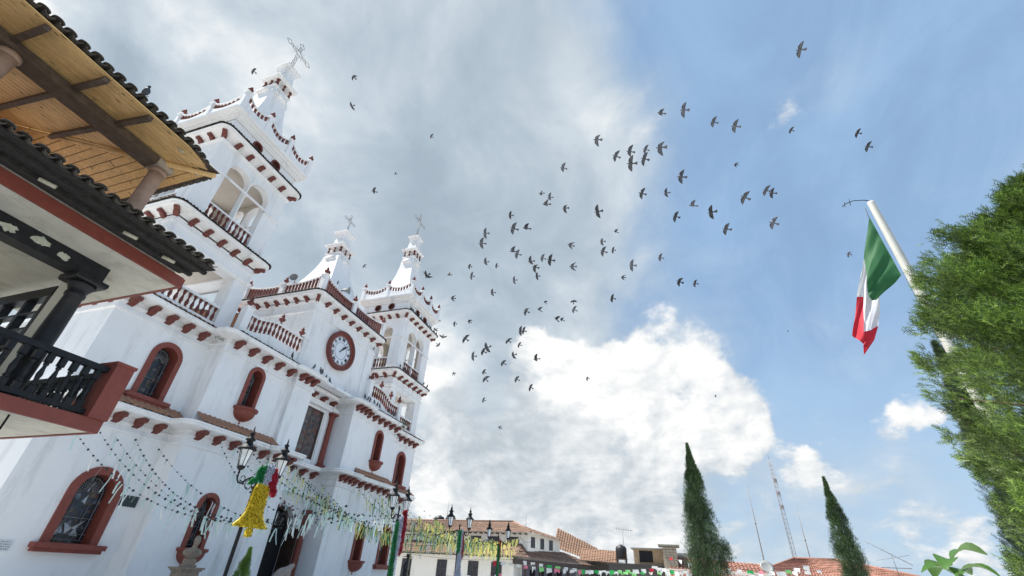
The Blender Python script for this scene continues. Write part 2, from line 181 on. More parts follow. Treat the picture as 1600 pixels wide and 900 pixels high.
STONE = mat('carved_stone', (.27, .22, .17), .9, .25, 9, (.12, .10, .08), 4, .5, .6, 30)
GREYSTONE = mat('grey_stone', (.22, .21, .19), .9, .3, 9, (.10, .10, .09), 6, .5, .6, 30)
BRONZE = mat('bronze', (.035, .032, .03), .5, .3, 20, metallic=.5)
PAVE = mat('pale_paving', (.57, .56, .54), .9, .12, .4, (.32, .30, .27), 1.5, .4, .2, 8)
HORN = mat('grey_metal', (.25, .26, .27), .5, .2, 12)

def glass_mat(name, kind):
    m = bpy.data.materials.new(name); m.use_nodes = True; N = m.node_tree.nodes; L = m.node_tree.links; b = N['Principled BSDF']
    g = N.new('ShaderNodeNewGeometry')
    mp = N.new('ShaderNodeMapping'); L.new(g.outputs['Position'], mp.inputs[0])
    v = N.new('ShaderNodeTexVoronoi'); L.new(mp.outputs[0], v.inputs['Vector'])
    v2 = N.new('ShaderNodeTexVoronoi'); v2.feature = 'DISTANCE_TO_EDGE'; L.new(mp.outputs[0], v2.inputs['Vector'])
    sc = {'stained': 7.0, 'painting': 5.0}[kind]
    v.inputs['Scale'].default_value = sc; v2.inputs['Scale'].default_value = sc
    r = N.new('ShaderNodeValToRGB'); L.new(v.outputs['Color'], r.inputs[0]); el = r.color_ramp.elements
    if kind == 'stained':
        cols = [(0, (.012, .014, .02)), (.35, (.03, .04, .06)), (.6, (.02, .02, .022)), (.78, (.10, .07, .05)), (.92, (.10, .12, .15)), (1, (.02, .05, .06))]
    else:
        cols = [(0, (.03, .035, .05)), (.3, (.07, .06, .055)), (.5, (.12, .05, .035)), (.7, (.06, .075, .09)), (.88, (.15, .12, .09)), (1, (.04, .02, .02))]
    el[0].color = (*cols[0][1], 1); el[1].color = (*cols[-1][1], 1)
    for p, c in cols[1:-1]: q = el.new(p); q.color = (*c, 1)
    n = N.new('ShaderNodeTexNoise'); L.new(g.outputs['Position'], n.inputs['Vector']); n.inputs['Scale'].default_value = 3.5; n.inputs['Detail'].default_value = 8
    mm = N.new('ShaderNodeMix'); mm.data_type = 'RGBA'; mm.blend_type = 'MULTIPLY'; mm.inputs[0].default_value = .8; L.new(r.outputs[0], mm.inputs[6])
    nr = N.new('ShaderNodeMapRange'); L.new(n.outputs['Fac'], nr.inputs[0]); nr.inputs[1].default_value = .3; nr.inputs[2].default_value = .7; nr.inputs[3].default_value = .3; nr.inputs[4].default_value = 2.0
    L.new(nr.outputs[0], mm.inputs[7])
    e = N.new('ShaderNodeMath'); e.operation = 'LESS_THAN'; L.new(v2.outputs['Distance'], e.inputs[0]); e.inputs[1].default_value = .035 if kind == 'stained' else 0.0
    mx = N.new('ShaderNodeMix'); mx.data_type = 'RGBA'; L.new(e.outputs[0], mx.inputs[0]); L.new(mm.outputs[2], mx.inputs[6]); mx.inputs[7].default_value = (.02, .02, .02, 1)
    L.new(mx.outputs[2], b.inputs['Base Color'])
    b.inputs['Roughness'].default_value = .22 if kind == 'stained' else .5
    MATS[name] = m; return m
STAINED = glass_mat('stained_glass', 'stained'); PAINTING = glass_mat('religious_painting', 'painting')
DARK = mat('dark_interior', (.012, .012, .014), .9)
PANE = mat('window_pane', (.03, .035, .045), .08, .3, 2)
LAMPGLASS = mat('lamp_glass', (.80, .83, .84), .25, .1, 6)
CLOCKW = mat('clock_face_enamel', (.72, .76, .82), .4, .04, 3)

# ---------------------------------------------------------------- mesh building
def tag(o, label=None, cat=None, group=None, kind=None):
    if label: o['label'] = label
    if cat: o['category'] = cat
    if group: o['group'] = group
    if kind: o['kind'] = kind
    return o
def empty(name, loc=(0, 0, 0), label=None, cat=None, group=None, rz=0.0):
    o = bpy.data.objects.new(name, None); COL.objects.link(o); o.location = loc; o.rotation_euler = (0, 0, rz)
    o.empty_display_size = .2
    return tag(o, label, cat, group)
def link_mesh(name, me, parent=None, loc=(0, 0, 0), rot=(0, 0, 0), scale=(1, 1, 1)):
    o = bpy.data.objects.new(name, me); COL.objects.link(o); o.location = loc; o.rotation_euler = rot; o.scale = scale
    if parent is not None: o.parent = parent
    return o
class MB:
    def __init__(s): s.v = []; s.f = []; s.smooth = []
    def add(s, vs, fs, sm=False):
        b = len(s.v); s.v += [tuple(p) for p in vs]; s.f += [tuple(b+i for i in q) for q in fs]; s.smooth += [sm]*len(fs); return s
    def box(s, x0, x1, y0, y1, z0, z1):
        return s.add([(x0, y0, z0), (x1, y0, z0), (x1, y1, z0), (x0, y1, z0), (x0, y0, z1), (x1, y0, z1), (x1, y1, z1), (x0, y1, z1)],
                     [(0, 3, 2, 1), (4, 5, 6, 7), (0, 1, 5, 4), (1, 2, 6, 5), (2, 3, 7, 6), (3, 0, 4, 7)])
    def prism(s, pts, z0, z1):
        n = len(pts); tris = tessellate_polygon([[Vector((p[0], p[1], 0)) for p in pts]])
        s.add([(p[0], p[1], z0) for p in pts]+[(p[0], p[1], z1) for p in pts],
              [tuple(t) for t in tris]+[tuple(n+i for i in t) for t in tris]+[(i, (i+1) % n, n+(i+1) % n, n+i) for i in range(n)]); return s
    def tube(s, pts, r, n=6, sm=True, caps=True):
        rs = r if isinstance(r, (list, tuple)) else [r]*len(pts); pts = [Vector(p) for p in pts]; vs = []; prev = None
        for i, p in enumerate(pts):
            d = (pts[min(i+1, len(pts)-1)]-pts[max(i-1, 0)])
            if d.length < 1e-9: d = Vector((0, 0, 1))
            d.normalize()
            a = d.orthogonal().normalized() if prev is None else (prev-d*prev.dot(d)).normalized()
            prev = a; b = d.cross(a)
            for k in range(n):
                t = 2*PI*k/n; vs.append(p+(a*math.cos(t)+b*math.sin(t))*rs[i])
        fs = [(i*n+k, i*n+(k+1) % n, (i+1)*n+(k+1) % n, (i+1)*n+k) for i in range(len(pts)-1) for k in range(n)]
        s.add(vs, fs, sm)
        if caps: s.add(vs[:n], [tuple(range(n))]); s.add(vs[-n:], [tuple(range(n))])
        return s
    def lathe(s, prof, n=12, c=(0, 0, 0), sm=True, sq=False, half=False):
        m = n+1 if half else n; vs = []
        for (r, z) in prof:
            for k in range(m):
                t = (PI*k/n+PI) if half else (2*PI*(k+(.5 if sq else 0))/n)
                q = r*(1/math.cos(PI/4) if sq else 1)
                vs.append((c[0]+q*math.cos(t), c[1]+q*math.sin(t), c[2]+z))
        fs = []
        for i in range(len(prof)-1):
            for k in range(n):
                k2 = k+1 if half else (k+1) % n
                fs.append((i*m+k, i*m+k2, (i+1)*m+k2, (i+1)*m+k))
        s.add(vs, fs, sm and not sq); s.add(vs[:m], [tuple(range(m))]); s.add(vs[-m:], [tuple(range(m))]); return s
    def build(s, name, m, parent=None, loc=(0, 0, 0), fix=True, me_only=False):
        me = bpy.data.meshes.new(name); me.from_pydata(s.v, [], s.f)
        me.polygons.foreach_set('use_smooth', s.smooth)
        me.materials.append(m)
        if fix:
            bm = bmesh.new(); bm.from_mesh(me); bmesh.ops.remove_doubles(bm, verts=bm.verts, dist=1e-5)
            bmesh.ops.recalc_face_normals(bm, faces=bm.faces); bm.to_mesh(me); bm.free()
        me.update()
        if me_only: return me
        return link_mesh(name, me, parent, loc)
def arch_pts(c, half, z0, ztop, n=14):
    sp = ztop-half
    return [(c-half, z0), (c+half, z0)]+[(c+half*math.cos(PI*k/n), sp+half*math.sin(PI*k/n)) for k in range(n+1)]
def circ_pts(cx, cz, r, n=24): return [(cx+r*math.cos(2*PI*k/n), cz+r*math.sin(2*PI*k/n)) for k in range(n)]
def FY(y0): return lambda u, z, d: (u, y0+d, z)          # face toward -Y
def FYb(y0): return lambda u, z, d: (u, y0-d, z)         # face toward +Y
def FX(x0): return lambda u, z, d: (x0+d, u, z)          # face toward -X
def FXb(x0): return lambda u, z, d: (x0-d, u, z)         # face toward +X
def panel(mb, outer, holes, fn, d0, d1):
    """flat wall piece with openings; d0..d1 is its depth behind the face"""
    loops = [outer]+holes
    tris = tessellate_polygon([[Vector((p[0], p[1], 0)) for p in l] for l in loops])
    flat = [p for l in loops for p in l]; n = len(flat)
    mb.add([fn(p[0], p[1], d0) for p in flat]+[fn(p[0], p[1], d1) for p in flat], [tuple(t) for t in tris]+[tuple(n+i for i in t) for t in tris])
    b = 0
    for l in loops:
        k = len(l); mb.add([fn(p[0], p[1], d0) for p in l]+[fn(p[0], p[1], d1) for p in l], [(i, (i+1) % k, k+(i+1) % k, k+i) for i in range(k)]); b += k
    return mb
def rect(x0, x1, z0, z1): return [(x0, z0), (x1, z0), (x1, z1), (x0, z1)]

def offset_path(poly, o, rr, closed=True, k=6):
    """offset of a plan polygon (counter-clockwise, outward positive) with rounded convex corners"""
    n = len(poly); out = []
    for i in range(n):
        p = Vector(poly[i])
        d0 = (p-Vector(poly[i-1])).normalized() if (closed or i > 0) else None
        d1 = (Vector(poly[(i+1) % n])-p).normalized() if (closed or i < n-1) else None
        if d0 is None: d0 = d1; end = True
        elif d1 is None: d1 = d0; end = True
        else: end = False
        n0 = Vector((d0.y, -d0.x)); n1 = Vector((d1.y, -d1.x))
        cr = d0.x*d1.y-d0.y*d1.x
        mp = p+(n0+n1)*(o/(1+n0.dot(n1)))
        if end or cr <= 1e-6: out.append((mp.x, mp.y)); continue
        r = max(rr, 1e-4); c = mp-n0*r-n1*r
        for j in range(k+1):
            t = j/k*PI/2; out.append((c.x+r*(math.cos(t)*n0.x+math.sin(t)*n1.x), c.y+r*(math.cos(t)*n0.y+math.sin(t)*n1.y)))
    return out
def ring(mb, poly, prof, closed=True, k=6, sm=False, cap=False):
    """mouldings: prof rows (offset, z[, corner radius])"""
    rows = []
    for pr in prof:
        o, z = pr[0], pr[1]; r = pr[2] if len(pr) > 2 else 0.0
        rows.append([(x, y, z) for x, y in offset_path(poly, o, r, closed, k)])
    m = len(rows[0]); vs = [p for r in rows for p in r]; fs = []
    for i in range(len(rows)-1):
        for j in range(m if closed else m-1):
            j2 = (j+1) % m; fs.append((i*m+j, i*m+j2, (i+1)*m+j2, (i+1)*m+j))
    mb.add(vs, fs, sm)
    if cap: mb.prism([(p[0], p[1]) for p in rows[0]], rows[0][0][2], rows[-1][0][2])
    return mb
def resample(path, step, closed):
    pts = [Vector(p) for p in path]
    if closed: pts.append(pts[0])
    out = []
    L = [0]
    for a, b in zip(pts, pts[1:]): L.append(L[-1]+(b-a).length)
    n = max(2, int(L[-1]/step)); j = 0
    for i in range(n+1):
        s = L[-1]*i/n
        while j < len(L)-2 and L[j+1] < s: j += 1
        t = (s-L[j])/max(1e-9, L[j+1]-L[j]); out.append(pts[j].lerp(pts[j+1], min(1, max(0, t))))
    return out
def eave_tiles(name, poly, closed, o_out, o_in, z_out, z_in, pitch, amp, rad, m, parent, k=6):
    """row of half-round clay tiles along an eave"""
    A = resample(offset_path(poly, o_out, rad, closed, k), pitch/6, closed); n = len(A)
    Bp = resample(offset_path(poly, o_in, max(.001, rad*(o_in/o_out)), closed, k), 0.02, closed)
    mb = MB(); vt = []; vb = []; vi = []
    for i, p in enumerate(A):
        w = abs(math.sin(PI*i/6.0)); jz = .012*math.sin(i*12.9)
        q = Bp[min(len(Bp)-1, int(i/(n-1)*(len(Bp)-1)))]
        vt.append((p.x, p.y, z_out+amp*w+jz)); vb.append((p.x, p.y, z_out+amp*w-.025+jz)); vi.append((q.x, q.y, z_in+amp*w*.6))
    vs = vb+vt+vi
    fs = [(i, i+1, n+i+1, n+i) for i in range(n-1)]+[(n+i, n+i+1, 2*n+i+1, 2*n+i) for i in range(n-1)]
    mb.add(vs, fs, True)
    o = mb.build(name, m, parent); o['kind'] = 'stuff'; return o
# ================================================================ the church
church = empty('church', (21.5, 20, 0), 'large white twin-towered church with dark red trim, clock and balustrades beside the plaza', 'church')
CH = MB  # shorthand
def ch(mb, name, m, parent=church):
    o = mb.build(name, m); o.parent = parent
    o.matrix_parent_inverse = Matrix.Translation(-Vector(church.location)) if parent is church else Matrix.Identity(4)
    return o
def chm(name, me, loc, rot=(0, 0, 0), scale=(1, 1, 1)):
    o = link_mesh(name, me, church, loc, rot, scale); o.matrix_parent_inverse = Matrix.Translation(-Vector(church.location)); return o
def sub(mb, name, m, par):   # sub-part of a church part, all meshes are in world coordinates
    o = mb.build(name, m); o.parent = par; return o
YA, YB, YC, YP = 20.0, 19.0, 20.2, 18.75
XL, XR = 9.24, 33.75
OUT = [(XL, 25), (XL, YA), (13.55, YA), (13.55, YB), (18.0, YB), (18.0, YP), (19.42, YP), (19.42, YC), (23.32, YC), (23.32, YP), (24.75, YP), (24.75, YB), (29.1, YB), (29.1, YA), (XR, YA), (XR, 25)]
ZT = 10.9
# arched windows: centre x, wall y, frame half, opening half, sill z, top z, kind
WINS = [(11.93, YA, .68, .46, 7.06, 9.5, 'sill', .90), (11.88, YA, .90, .62, 1.86, 4.36, 'sill', 1.12),
        (15.75, YB, .50, .32, 7.75, 9.86, 'dome', .64), (15.78, YB, .52, .34, 1.98, 4.06, 'dome', .66),
        (26.98, YB, .50, .32, 7.70, 9.80, 'dome', .64), (27.05, YB, .52, .34, 1.98, 3.95, 'dome', .66),
        (31.85, YA, .68, .46, 7.06, 9.5, 'sill', .95), (31.6, YA, .72, .48, 1.86, 4.32, 'sill', .95)]
def holes_for(y, xa, xb):
    return [arch_pts(w[0], w[2]-.03, w[4]+.02, w[5]-.03) for w in WINS if w[1] == y and xa < w[0] < xb]
mb = MB()
panel(mb, rect(XL, 13.55, 0, ZT), holes_for(YA, XL, 13.55), FY(YA), 0, .7)
panel(mb, rect(13.55, 18.0, 0, ZT), holes_for(YB, 13.55, 18), FY(YB), 0, 1.0)
panel(mb, rect(24.75, 29.1, 0, ZT), holes_for(YB, 24.75, 29.1), FY(YB), 0, 1.0)
panel(mb, rect(29.1, XR, 0, ZT), holes_for(YA, 29.1, XR), FY(YA), 0, .7)
panel(mb, rect(18.0, 19.42, 0, ZT), [], FY(YP), 0, 1.6)
panel(mb, rect(23.32, 24.75, 0, ZT), [], FY(YP), 0, 1.6)
DOOR = arch_pts(21.35, 1.12, 0.02, 4.32)
panel(mb, rect(19.42, 23.32, 0, ZT), [DOOR, rect(20.62, 22.42, 6.86, 9.72)], FY(YC), 0, .6)
mb.box(XL, XL+.6, YA+.7, 25, 0, ZT); mb.box(XR-.6, XR, YA+.7, 25, 0, ZT)
mb.box(13.55, 14.2, YB+1.0, 25, 0, ZT-.003); mb.box(28.5, 29.1, YB+1.0, 25, 0, ZT-.003)
ch(mb, 'front_wall', WHITE)
mb = MB(); mb.box(XL+.6, XR-.6, YA+.75, 46, ZT-.5, ZT-.01); ch(mb, 'lower_roof_slab', WHITE)
mb = MB(); mb.box(14.2, 28.5, 25.01, 46, 0, 13.2); mb.box(XL+1.2, 14.19, 25.01, 46, 0, 7); mb.box(28.51, XR-1.2, 25.01, 46, 0, 7); ch(mb, 'nave_wall', WHITE)
mb = MB(); n = 40
vs = []; fs = []
for i, y in enumerate((25.2, 46.6)):
    for k in range(n+1):
        x = 13.7+15.3*k/n; z = 13.25+3.4*(1-abs(2*k/n-1)); vs.append((x, y, z))
fs = [(k, k+1, n+2+k, n+1+k) for k in range(n)]
mb.add(vs, fs); mb.add([(13.7, 25.2, 13.2), (29.0, 25.2, 13.2), (21.35, 25.2, 16.6)], [(0, 1, 2)]); ch(mb, 'nave_roof', TILE)

def window(w):
    cx, y0, ho, hi, z0, z1, kind, sw = w
    mb = MB(); outer = arch_pts(cx, ho, z0, z1); inner = arch_pts(cx, hi, z0+.02, z1-(ho-hi))
    panel(mb, outer, [inner], FY(y0), -.07, .52); fr = ch(mb, 'window', RED)
    mb = MB()
    inn = arch_pts(cx, hi+.03, z0, z1-(ho-hi)+.03)
    panel(mb, inn, [], FY(y0), .44, .47); sub(mb, 'glass', STAINED, fr)
    # leading and rays
    mb = MB(); yy = y0+.40; sp = z1-ho; ri = hi
    for k in range(17):
        t = PI*k/16; c_, s_ = math.cos(t), math.sin(t)
        zc = sp-.12 if kind == 'dome' or z0 > 5 else sp+.05
        mb.tube([(cx+.12*c_, yy, zc+.12*s_), (cx+(ri-.03)*c_, yy, max(zc, sp)*0+zc+(ri-.03)*s_)], .011, 4)
        if kind == 'dome': mb.tube([(cx+.12*c_, yy, zc-.12*s_), (cx+(ri-.03)*c_, yy, zc-(ri-.03)*s_)], .011, 4)
    rm = ri-.10
    mb.tube([(cx-rm, yy, z0+.12)]+[(cx+rm*math.cos(PI-PI*k/14), yy, sp+rm*math.sin(PI*k/14)) for k in range(15)]+[(cx+rm, yy, z0+.12), (cx-rm, yy, z0+.12)], .014, 4)
    for z in (z0+.12, z0+.30, (z0+sp)/2):
        mb.tube([(cx-ri, yy, z), (cx+ri, yy, z)], .013, 4)
    for x in (-rm*.5, rm*.5): mb.tube([(cx+x, yy, z0), (cx+x, yy, sp-.3)], .008, 4)
    lm = sub(mb, 'leading', HORN, fr)
    if kind == 'sill':
        mb = MB(); mb.box(cx-sw, cx+sw, y0-.30, y0+.10, z0-.16, z0+.0); mb.box(cx-sw+.07, cx+sw-.07, y0-.24, y0+.05, z0-.27, z0-.161); sub(mb, 'sill', RED, fr)
    else:
        mb = MB()
        pr = [(.0, -.74), (.045, -.73), (.06, -.68), (.03, -.64), (.05, -.60)]+[(sw*.86*math.sin(t), -.60+.0+(.44)*(1-math.cos(t))) for t in [PI/2*k/7 for k in range(1, 8)]]+[(sw*.9, -.13), (sw, -.10), (sw, 0.0), (sw*.55, 0.012)]
        mb.lathe([(a, b) for a, b in pr], 12, (cx, y0+.02, z0), half=True); sub(mb, 'sill', RED, fr)
for w in WINS: window(w)
# small white glass figures in the big ground-floor window
mb = MB(); cx, yy = 11.88, YA+.425
for pts in ([(-.42, 2.05), (-.14, 2.2), (-.26, 2.42)], [(-.05, 2.15), (.12, 2.34), (-.2, 2.5)], [(.1, 2.12), (.40, 2.1), (.22, 2.36)], [(.05, 2.32), (.42, 2.62), (.2, 2.3)], [(-.03, 3.18), (.12, 3.12), (.10, 3.42)], [(-.02, 3.55), (.02, 3.5), (.14, 3.86), (.05, 3.8)]):
    mb.add([(cx+a, yy, b) for a, b in pts], [tuple(range(len(pts)))])
o = ch(mb, 'glass_figure', mat('milky_glass', (.42, .44, .48), .3, .2, 8))

# portal
mb = MB(); panel(mb, arch_pts(21.35, 1.16, 0.0, 4.36), [], FY(YC), .50, .56); dr = ch(mb, 'doorway', DARK)
DW = mat('dark_door_wood', (.05, .028, .02), .5, .4, 6, bump=.3)
mb = MB(); panel(mb, arch_pts(21.35, 1.12, 3.25, 4.32), [arch_pts(21.35, .92, 3.45, 4.16)], FY(YC), .30, .42)
for k in range(7):
    t = PI*(k+.5)/7; mb.tube([(21.35, YC+.36, 3.3), (21.35+1.0*math.cos(t), YC+.36, 3.25+.95*math.sin(t))], .03, 4)
sub(mb, 'transom', DW, dr)
for s in (-1, 1):
    mb = MB(); x = 21.35+s*1.05
    mb.box(min(x, x-s*.07), max(x, x-s*.07), YC-.55, YC+.32, .05, 3.24)
    for z in (.3, 1.05, 1.8, 2.55):
        mb.box(min(x-s*.08, x-s*.11), max(x-s*.08, x-s*.11), YC-.48, YC-.12, z, z+.6); mb.box(min(x-s*.08, x-s*.11), max(x-s*.08, x-s*.11), YC-.05, YC+.28, z, z+.6)
    sub(mb, 'door_leaf', DW, dr)
mb = MB()
random.seed(5)
for k in range(60):
    t = random.random(); a = PI*t; rr_ = 1.12+random.uniform(-.05, .10)
    if random.random() < .5: px_, pz_ = 21.35+rr_*math.cos(a), 3.2+rr_*math.sin(a)
    else: px_, pz_ = 21.35+random.choice((-1, 1))*(1.12+random.uniform(-.04, .1)), random.uniform(.3, 3.3)
    s_ = random.uniform(.04, .075); mb.lathe([(0, -s_), (s_*.8, -s_*.5), (s_, 0), (s_*.7, s_*.6), (0, s_)], 6, (px_, YC-.08, pz_))
gl = mb.build('flower_garland', mat('dried_flower', (.22, .10, .08), .8, .5, 20, (.5, .42, .40), 18, .9)); tag(gl, 'garland of dark red and pale flowers round the church doorway arch', 'garland')
mb = MB(); panel(mb, rect(20.6, 22.44, 6.84, 9.74), [], FY(YC), .12, .2); pic = ch(mb, 'painting', PAINTING)
mb = MB(); panel(mb, rect(20.6, 22.44, 6.84, 9.74), [rect(20.68, 22.36, 6.92, 9.66)], FY(YC), .04, .119); mb.box(21.50, 21.54, YC+.10, YC+.118, 6.93, 9.65); sub(mb, 'frame', mat('brown_frame', (.10, .07, .055), .6, .3, 8), pic)
for x in (19.86, 23.06):
    mb = MB(); mb.lathe([(.24, 0), (.24, .25)], 4, (x, YC-.14, 6.45), sq=True); mb.lathe([(.3, 0), (.3, .18)], 4, (x, YC-.14, 6.28), sq=True)
    mb.lathe([(.17, 0), (.185, .1), (.165, .2), (.15, 2.75), (.19, 2.82), (.19, 2.9), (.24, 3.0)], 14, (x, YC-.14, 6.7)); mb.lathe([(.25, 0), (.25, .12)], 4, (x, YC-.14, 9.7), sq=True)
    ch(mb, 'column', RED)
    mb = MB(); mb.lathe([(.28, 0), (.28, .4)], 4, (x, YC-.2, 0.02), sq=True); mb.lathe([(.2, 0), (.2, .1), (.18, .2), (.17, 3.5), (.21, 3.6), (.26, 3.72), (.26, 3.85)], 14, (x, YC-.2, .4)); ch(mb, 'column', RED)
mb = MB(); mb.box(19.45, 23.29, YC-.40, YC-.004, 4.92, 4.99); mb.box(19.5, 23.24, YC-.33, YC-.004, 4.992, 5.10); mb.box(19.5, 23.24, YC-.10, YC-.004, 4.60, 4.66)
mb.box(19.45, 23.29, YC-.30, YC-.004, 9.86, 10.0); mb.box(19.45, 23.29, YC-.22, YC-.004, 10.002, 10.2); mb.box(22.72, 23.30, YC-.38, YC-.301, 9.9, 10.05)
mb.box(22.50, 22.72, YC-.05, YC-.003, 6.7, 9.858)
ch(mb, 'portal_entablature', WHITE)

# eaves and mouldings of the two storeys
mb = MB()
for z in (6.35, 10.62):
    ring(mb, OUT, [(.004, z-.78), (.07, z-.76), (.07, z-.66), (.03, z-.64), (.03, z-.56), (.004, z-.54)], closed=False)
    ring(mb, OUT, [(.004, z-.44), (.06, z-.42), (.06, z-.36), (.02, z-.34)], closed=False)
    ring(mb, OUT, [(.005, z-.16), (.50, z-.08, .42), (.56, z-.06, .46), (.56, z+.03, .46), (.61, z+.05, .5), (.61, z+.13, .5), (.004, z+.24, .02)], closed=False)
ch(mb, 'eave_cornice', WHITE)
def seg(a, b): return [a, b]
for z, lst in ((6.48, [(XL, 13.5, YA), (13.55, 18.0, YB), (24.85, 29.05, YB), (29.15, XR, YA)]), (10.75, [(13.5, 18.0, YB), (24.85, 29.05, YB)])):
    for xa, xb, yy in lst:
        eave_tiles('tile_row', [(xa, yy), (xb, yy)], False, .62, .02, z+.02, z+(.46 if z < 8 else .2), .26, .07 if z < 8 else .05, .0, TILE if z < 8 else TILED, church)
for xa, xb, yy in ((XL-.4, 13.45, YA), (29.2, XR+.4, YA)):
    eave_tiles('tile_row', [(xa, yy), (xb, yy)], False, .63, .02, 10.78, 11.02, .24, .06, .0, TILE, church)
for o in church.children:
    if o.name.startswith('tile_row'): o.matrix_parent_inverse = Matrix.Translation(-Vector(church.location))

# corbels
def corbel_mesh():
    pr = [(0.02, 0), (-.44, 0), (-.47, -.05), (-.44, -.13), (-.36, -.16), (-.30, -.13), (-.24, -.22), (-.13, -.31), (-.05, -.33), (0.02, -.36)]
    mb = MB(); w = .12; n = len(pr)
    vs = [(-w, y, z) for y, z in pr]+[(w, y, z) for y, z in pr]
    mb.add(vs, [tuple(range(n)), tuple(range(2*n-1, n-1, -1))]+[(i, n+i, n+(i+1) % n, (i+1) % n) for i in range(n)])
    return mb.build('corbel', REDD, me_only=True)
CORB = corbel_mesh()
def corbels(poly, z, pitch, off=.0, closed=True, diag=True, scale=1.0, skip=()):
    n = len(poly)
    for i in range(n if closed else n-1):
        if i in skip: continue
        a, b = Vector(poly[i]), Vector(poly[(i+1) % n]); d = (b-a); L = d.length
        if L < .9: continue
        d.normalize(); k = max(1, int(round((L-.5)/pitch))); ang = math.atan2(d.y, d.x)
        for j in range(k):
            p = a+d*(.32+(L-.64)*((j+.5)/k if diag else (j/(max(1, k-1)))))
            chm('corbel', CORB, (p.x, p.y, z), (0, 0, ang), (scale,)*3)
    if diag and closed:
        for i in range(n):
            p = Vector(poly[i]); d0 = (p-Vector(poly[i-1])).normalized(); d1 = (Vector(poly[(i+1) % n])-p).normalized()
            if d0.x*d1.y-d0.y*d1.x > .5:
                ang = math.atan2(d0.y, d0.x)+PI/4; q = p-Vector((d0.y+d1.y, -d0.x-d1.x))*0
                chm('corbel', CORB, (p.x, p.y, z), (0, 0, ang), (scale, scale*1.15, scale))
for z in (6.22, 10.49):
    for xa, xb, yy, c in ((XL, 13.3, YA, 5), (13.6, 18.0, YB, 5), (18.02, 19.4, YP, 3), (19.5, 23.2, YC, 4), (23.34, 24.72, YP, 3), (24.8, 29.1, YB, 6), (29.3, XR, YA, 6)):
        for j in range(c):
            x = xa+(xb-xa)*(j+.5)/c; chm('corbel', CORB, (x, yy-.01, z), (0, 0, 0))
    for j in range(4): chm('corbel', CORB, (XL-.01, 20.5+j*.95, z), (0, 0, -PI/2)); 

# balusters: one tall turned kind, one short square kind
def bal_mesh():
    mb = MB(); mb.lathe([(.075, 0), (.075, .08), (.045, .1), (.05, .14), (.085, .30), (.07, .42), (.035, .66), (.045, .74), (.07, .80), (.05, .84), (.075, .88), (.075, 1.0)], 8)
    return mb.build('baluster', REDD, me_only=True)
BAL = bal_mesh()
mb = MB(); mb.box(-.06, .06, -.05, .05, 0, 1); BAL2 = mb.build('baluster', REDD, me_only=True)
def fin_mesh():
    mb = MB(); mb.lathe([(.10, 0), (.10, .04), (.04, .08), (.04, .14), (.16, .24), (.18, .32), (.13, .36), (.07, .38), (.10, .46), (.08, .54), (.03, .62), (.0, .74)], 10)
    return mb.build('finial', REDD, me_only=True)
FIN = fin_mesh()
def balustrade(p0, p1, zb, zt, n, kind=BAL, rail=.10, w=.11, endpad=.0, base=None):
    """zb/zt: functions of 0..1 giving bottom and top of the balusters"""
    a, b = Vector(p0), Vector(p1); d = b-a; L = d.length; u = d.normalized(); nn = Vector((u.y, -u.x)); ang = math.atan2(u.y, u.x); m = 14
    for j in range(n):
        t = (j+.5)/n; p = a+d*t; z0 = zb(t); z1 = zt(t); chm('baluster', kind, (p.x, p.y, z0), (0, 0, ang), (1, 1, z1-z0))
    mb = MB()
    for lo, hi, ww in ((lambda t: zt(t), lambda t: zt(t)+rail, w), (lambda t: (base if base is not None else zb(t)-rail), lambda t: zb(t), w*.9)):
        vs = []
        for i in range(m+1):
            t = i/m; p = a+d*t
            for s, f in ((1, lo), (1, hi), (-1, hi), (-1, lo)): vs.append((p.x+nn.x*ww*s, p.y+nn.y*ww*s, f(t)))
        fs = [(i*4+q, i*4+(q+1) % 4, (i+1)*4+(q+1) % 4, (i+1)*4+q) for i in range(m) for q in range(4)]+[(0, 1, 2, 3), (4*m, 4*m+3, 4*m+2, 4*m+1)]
        mb.add(vs, fs)
    ch(mb, 'balustrade_rail', WHITE)
cst = lambda v: (lambda t: v)

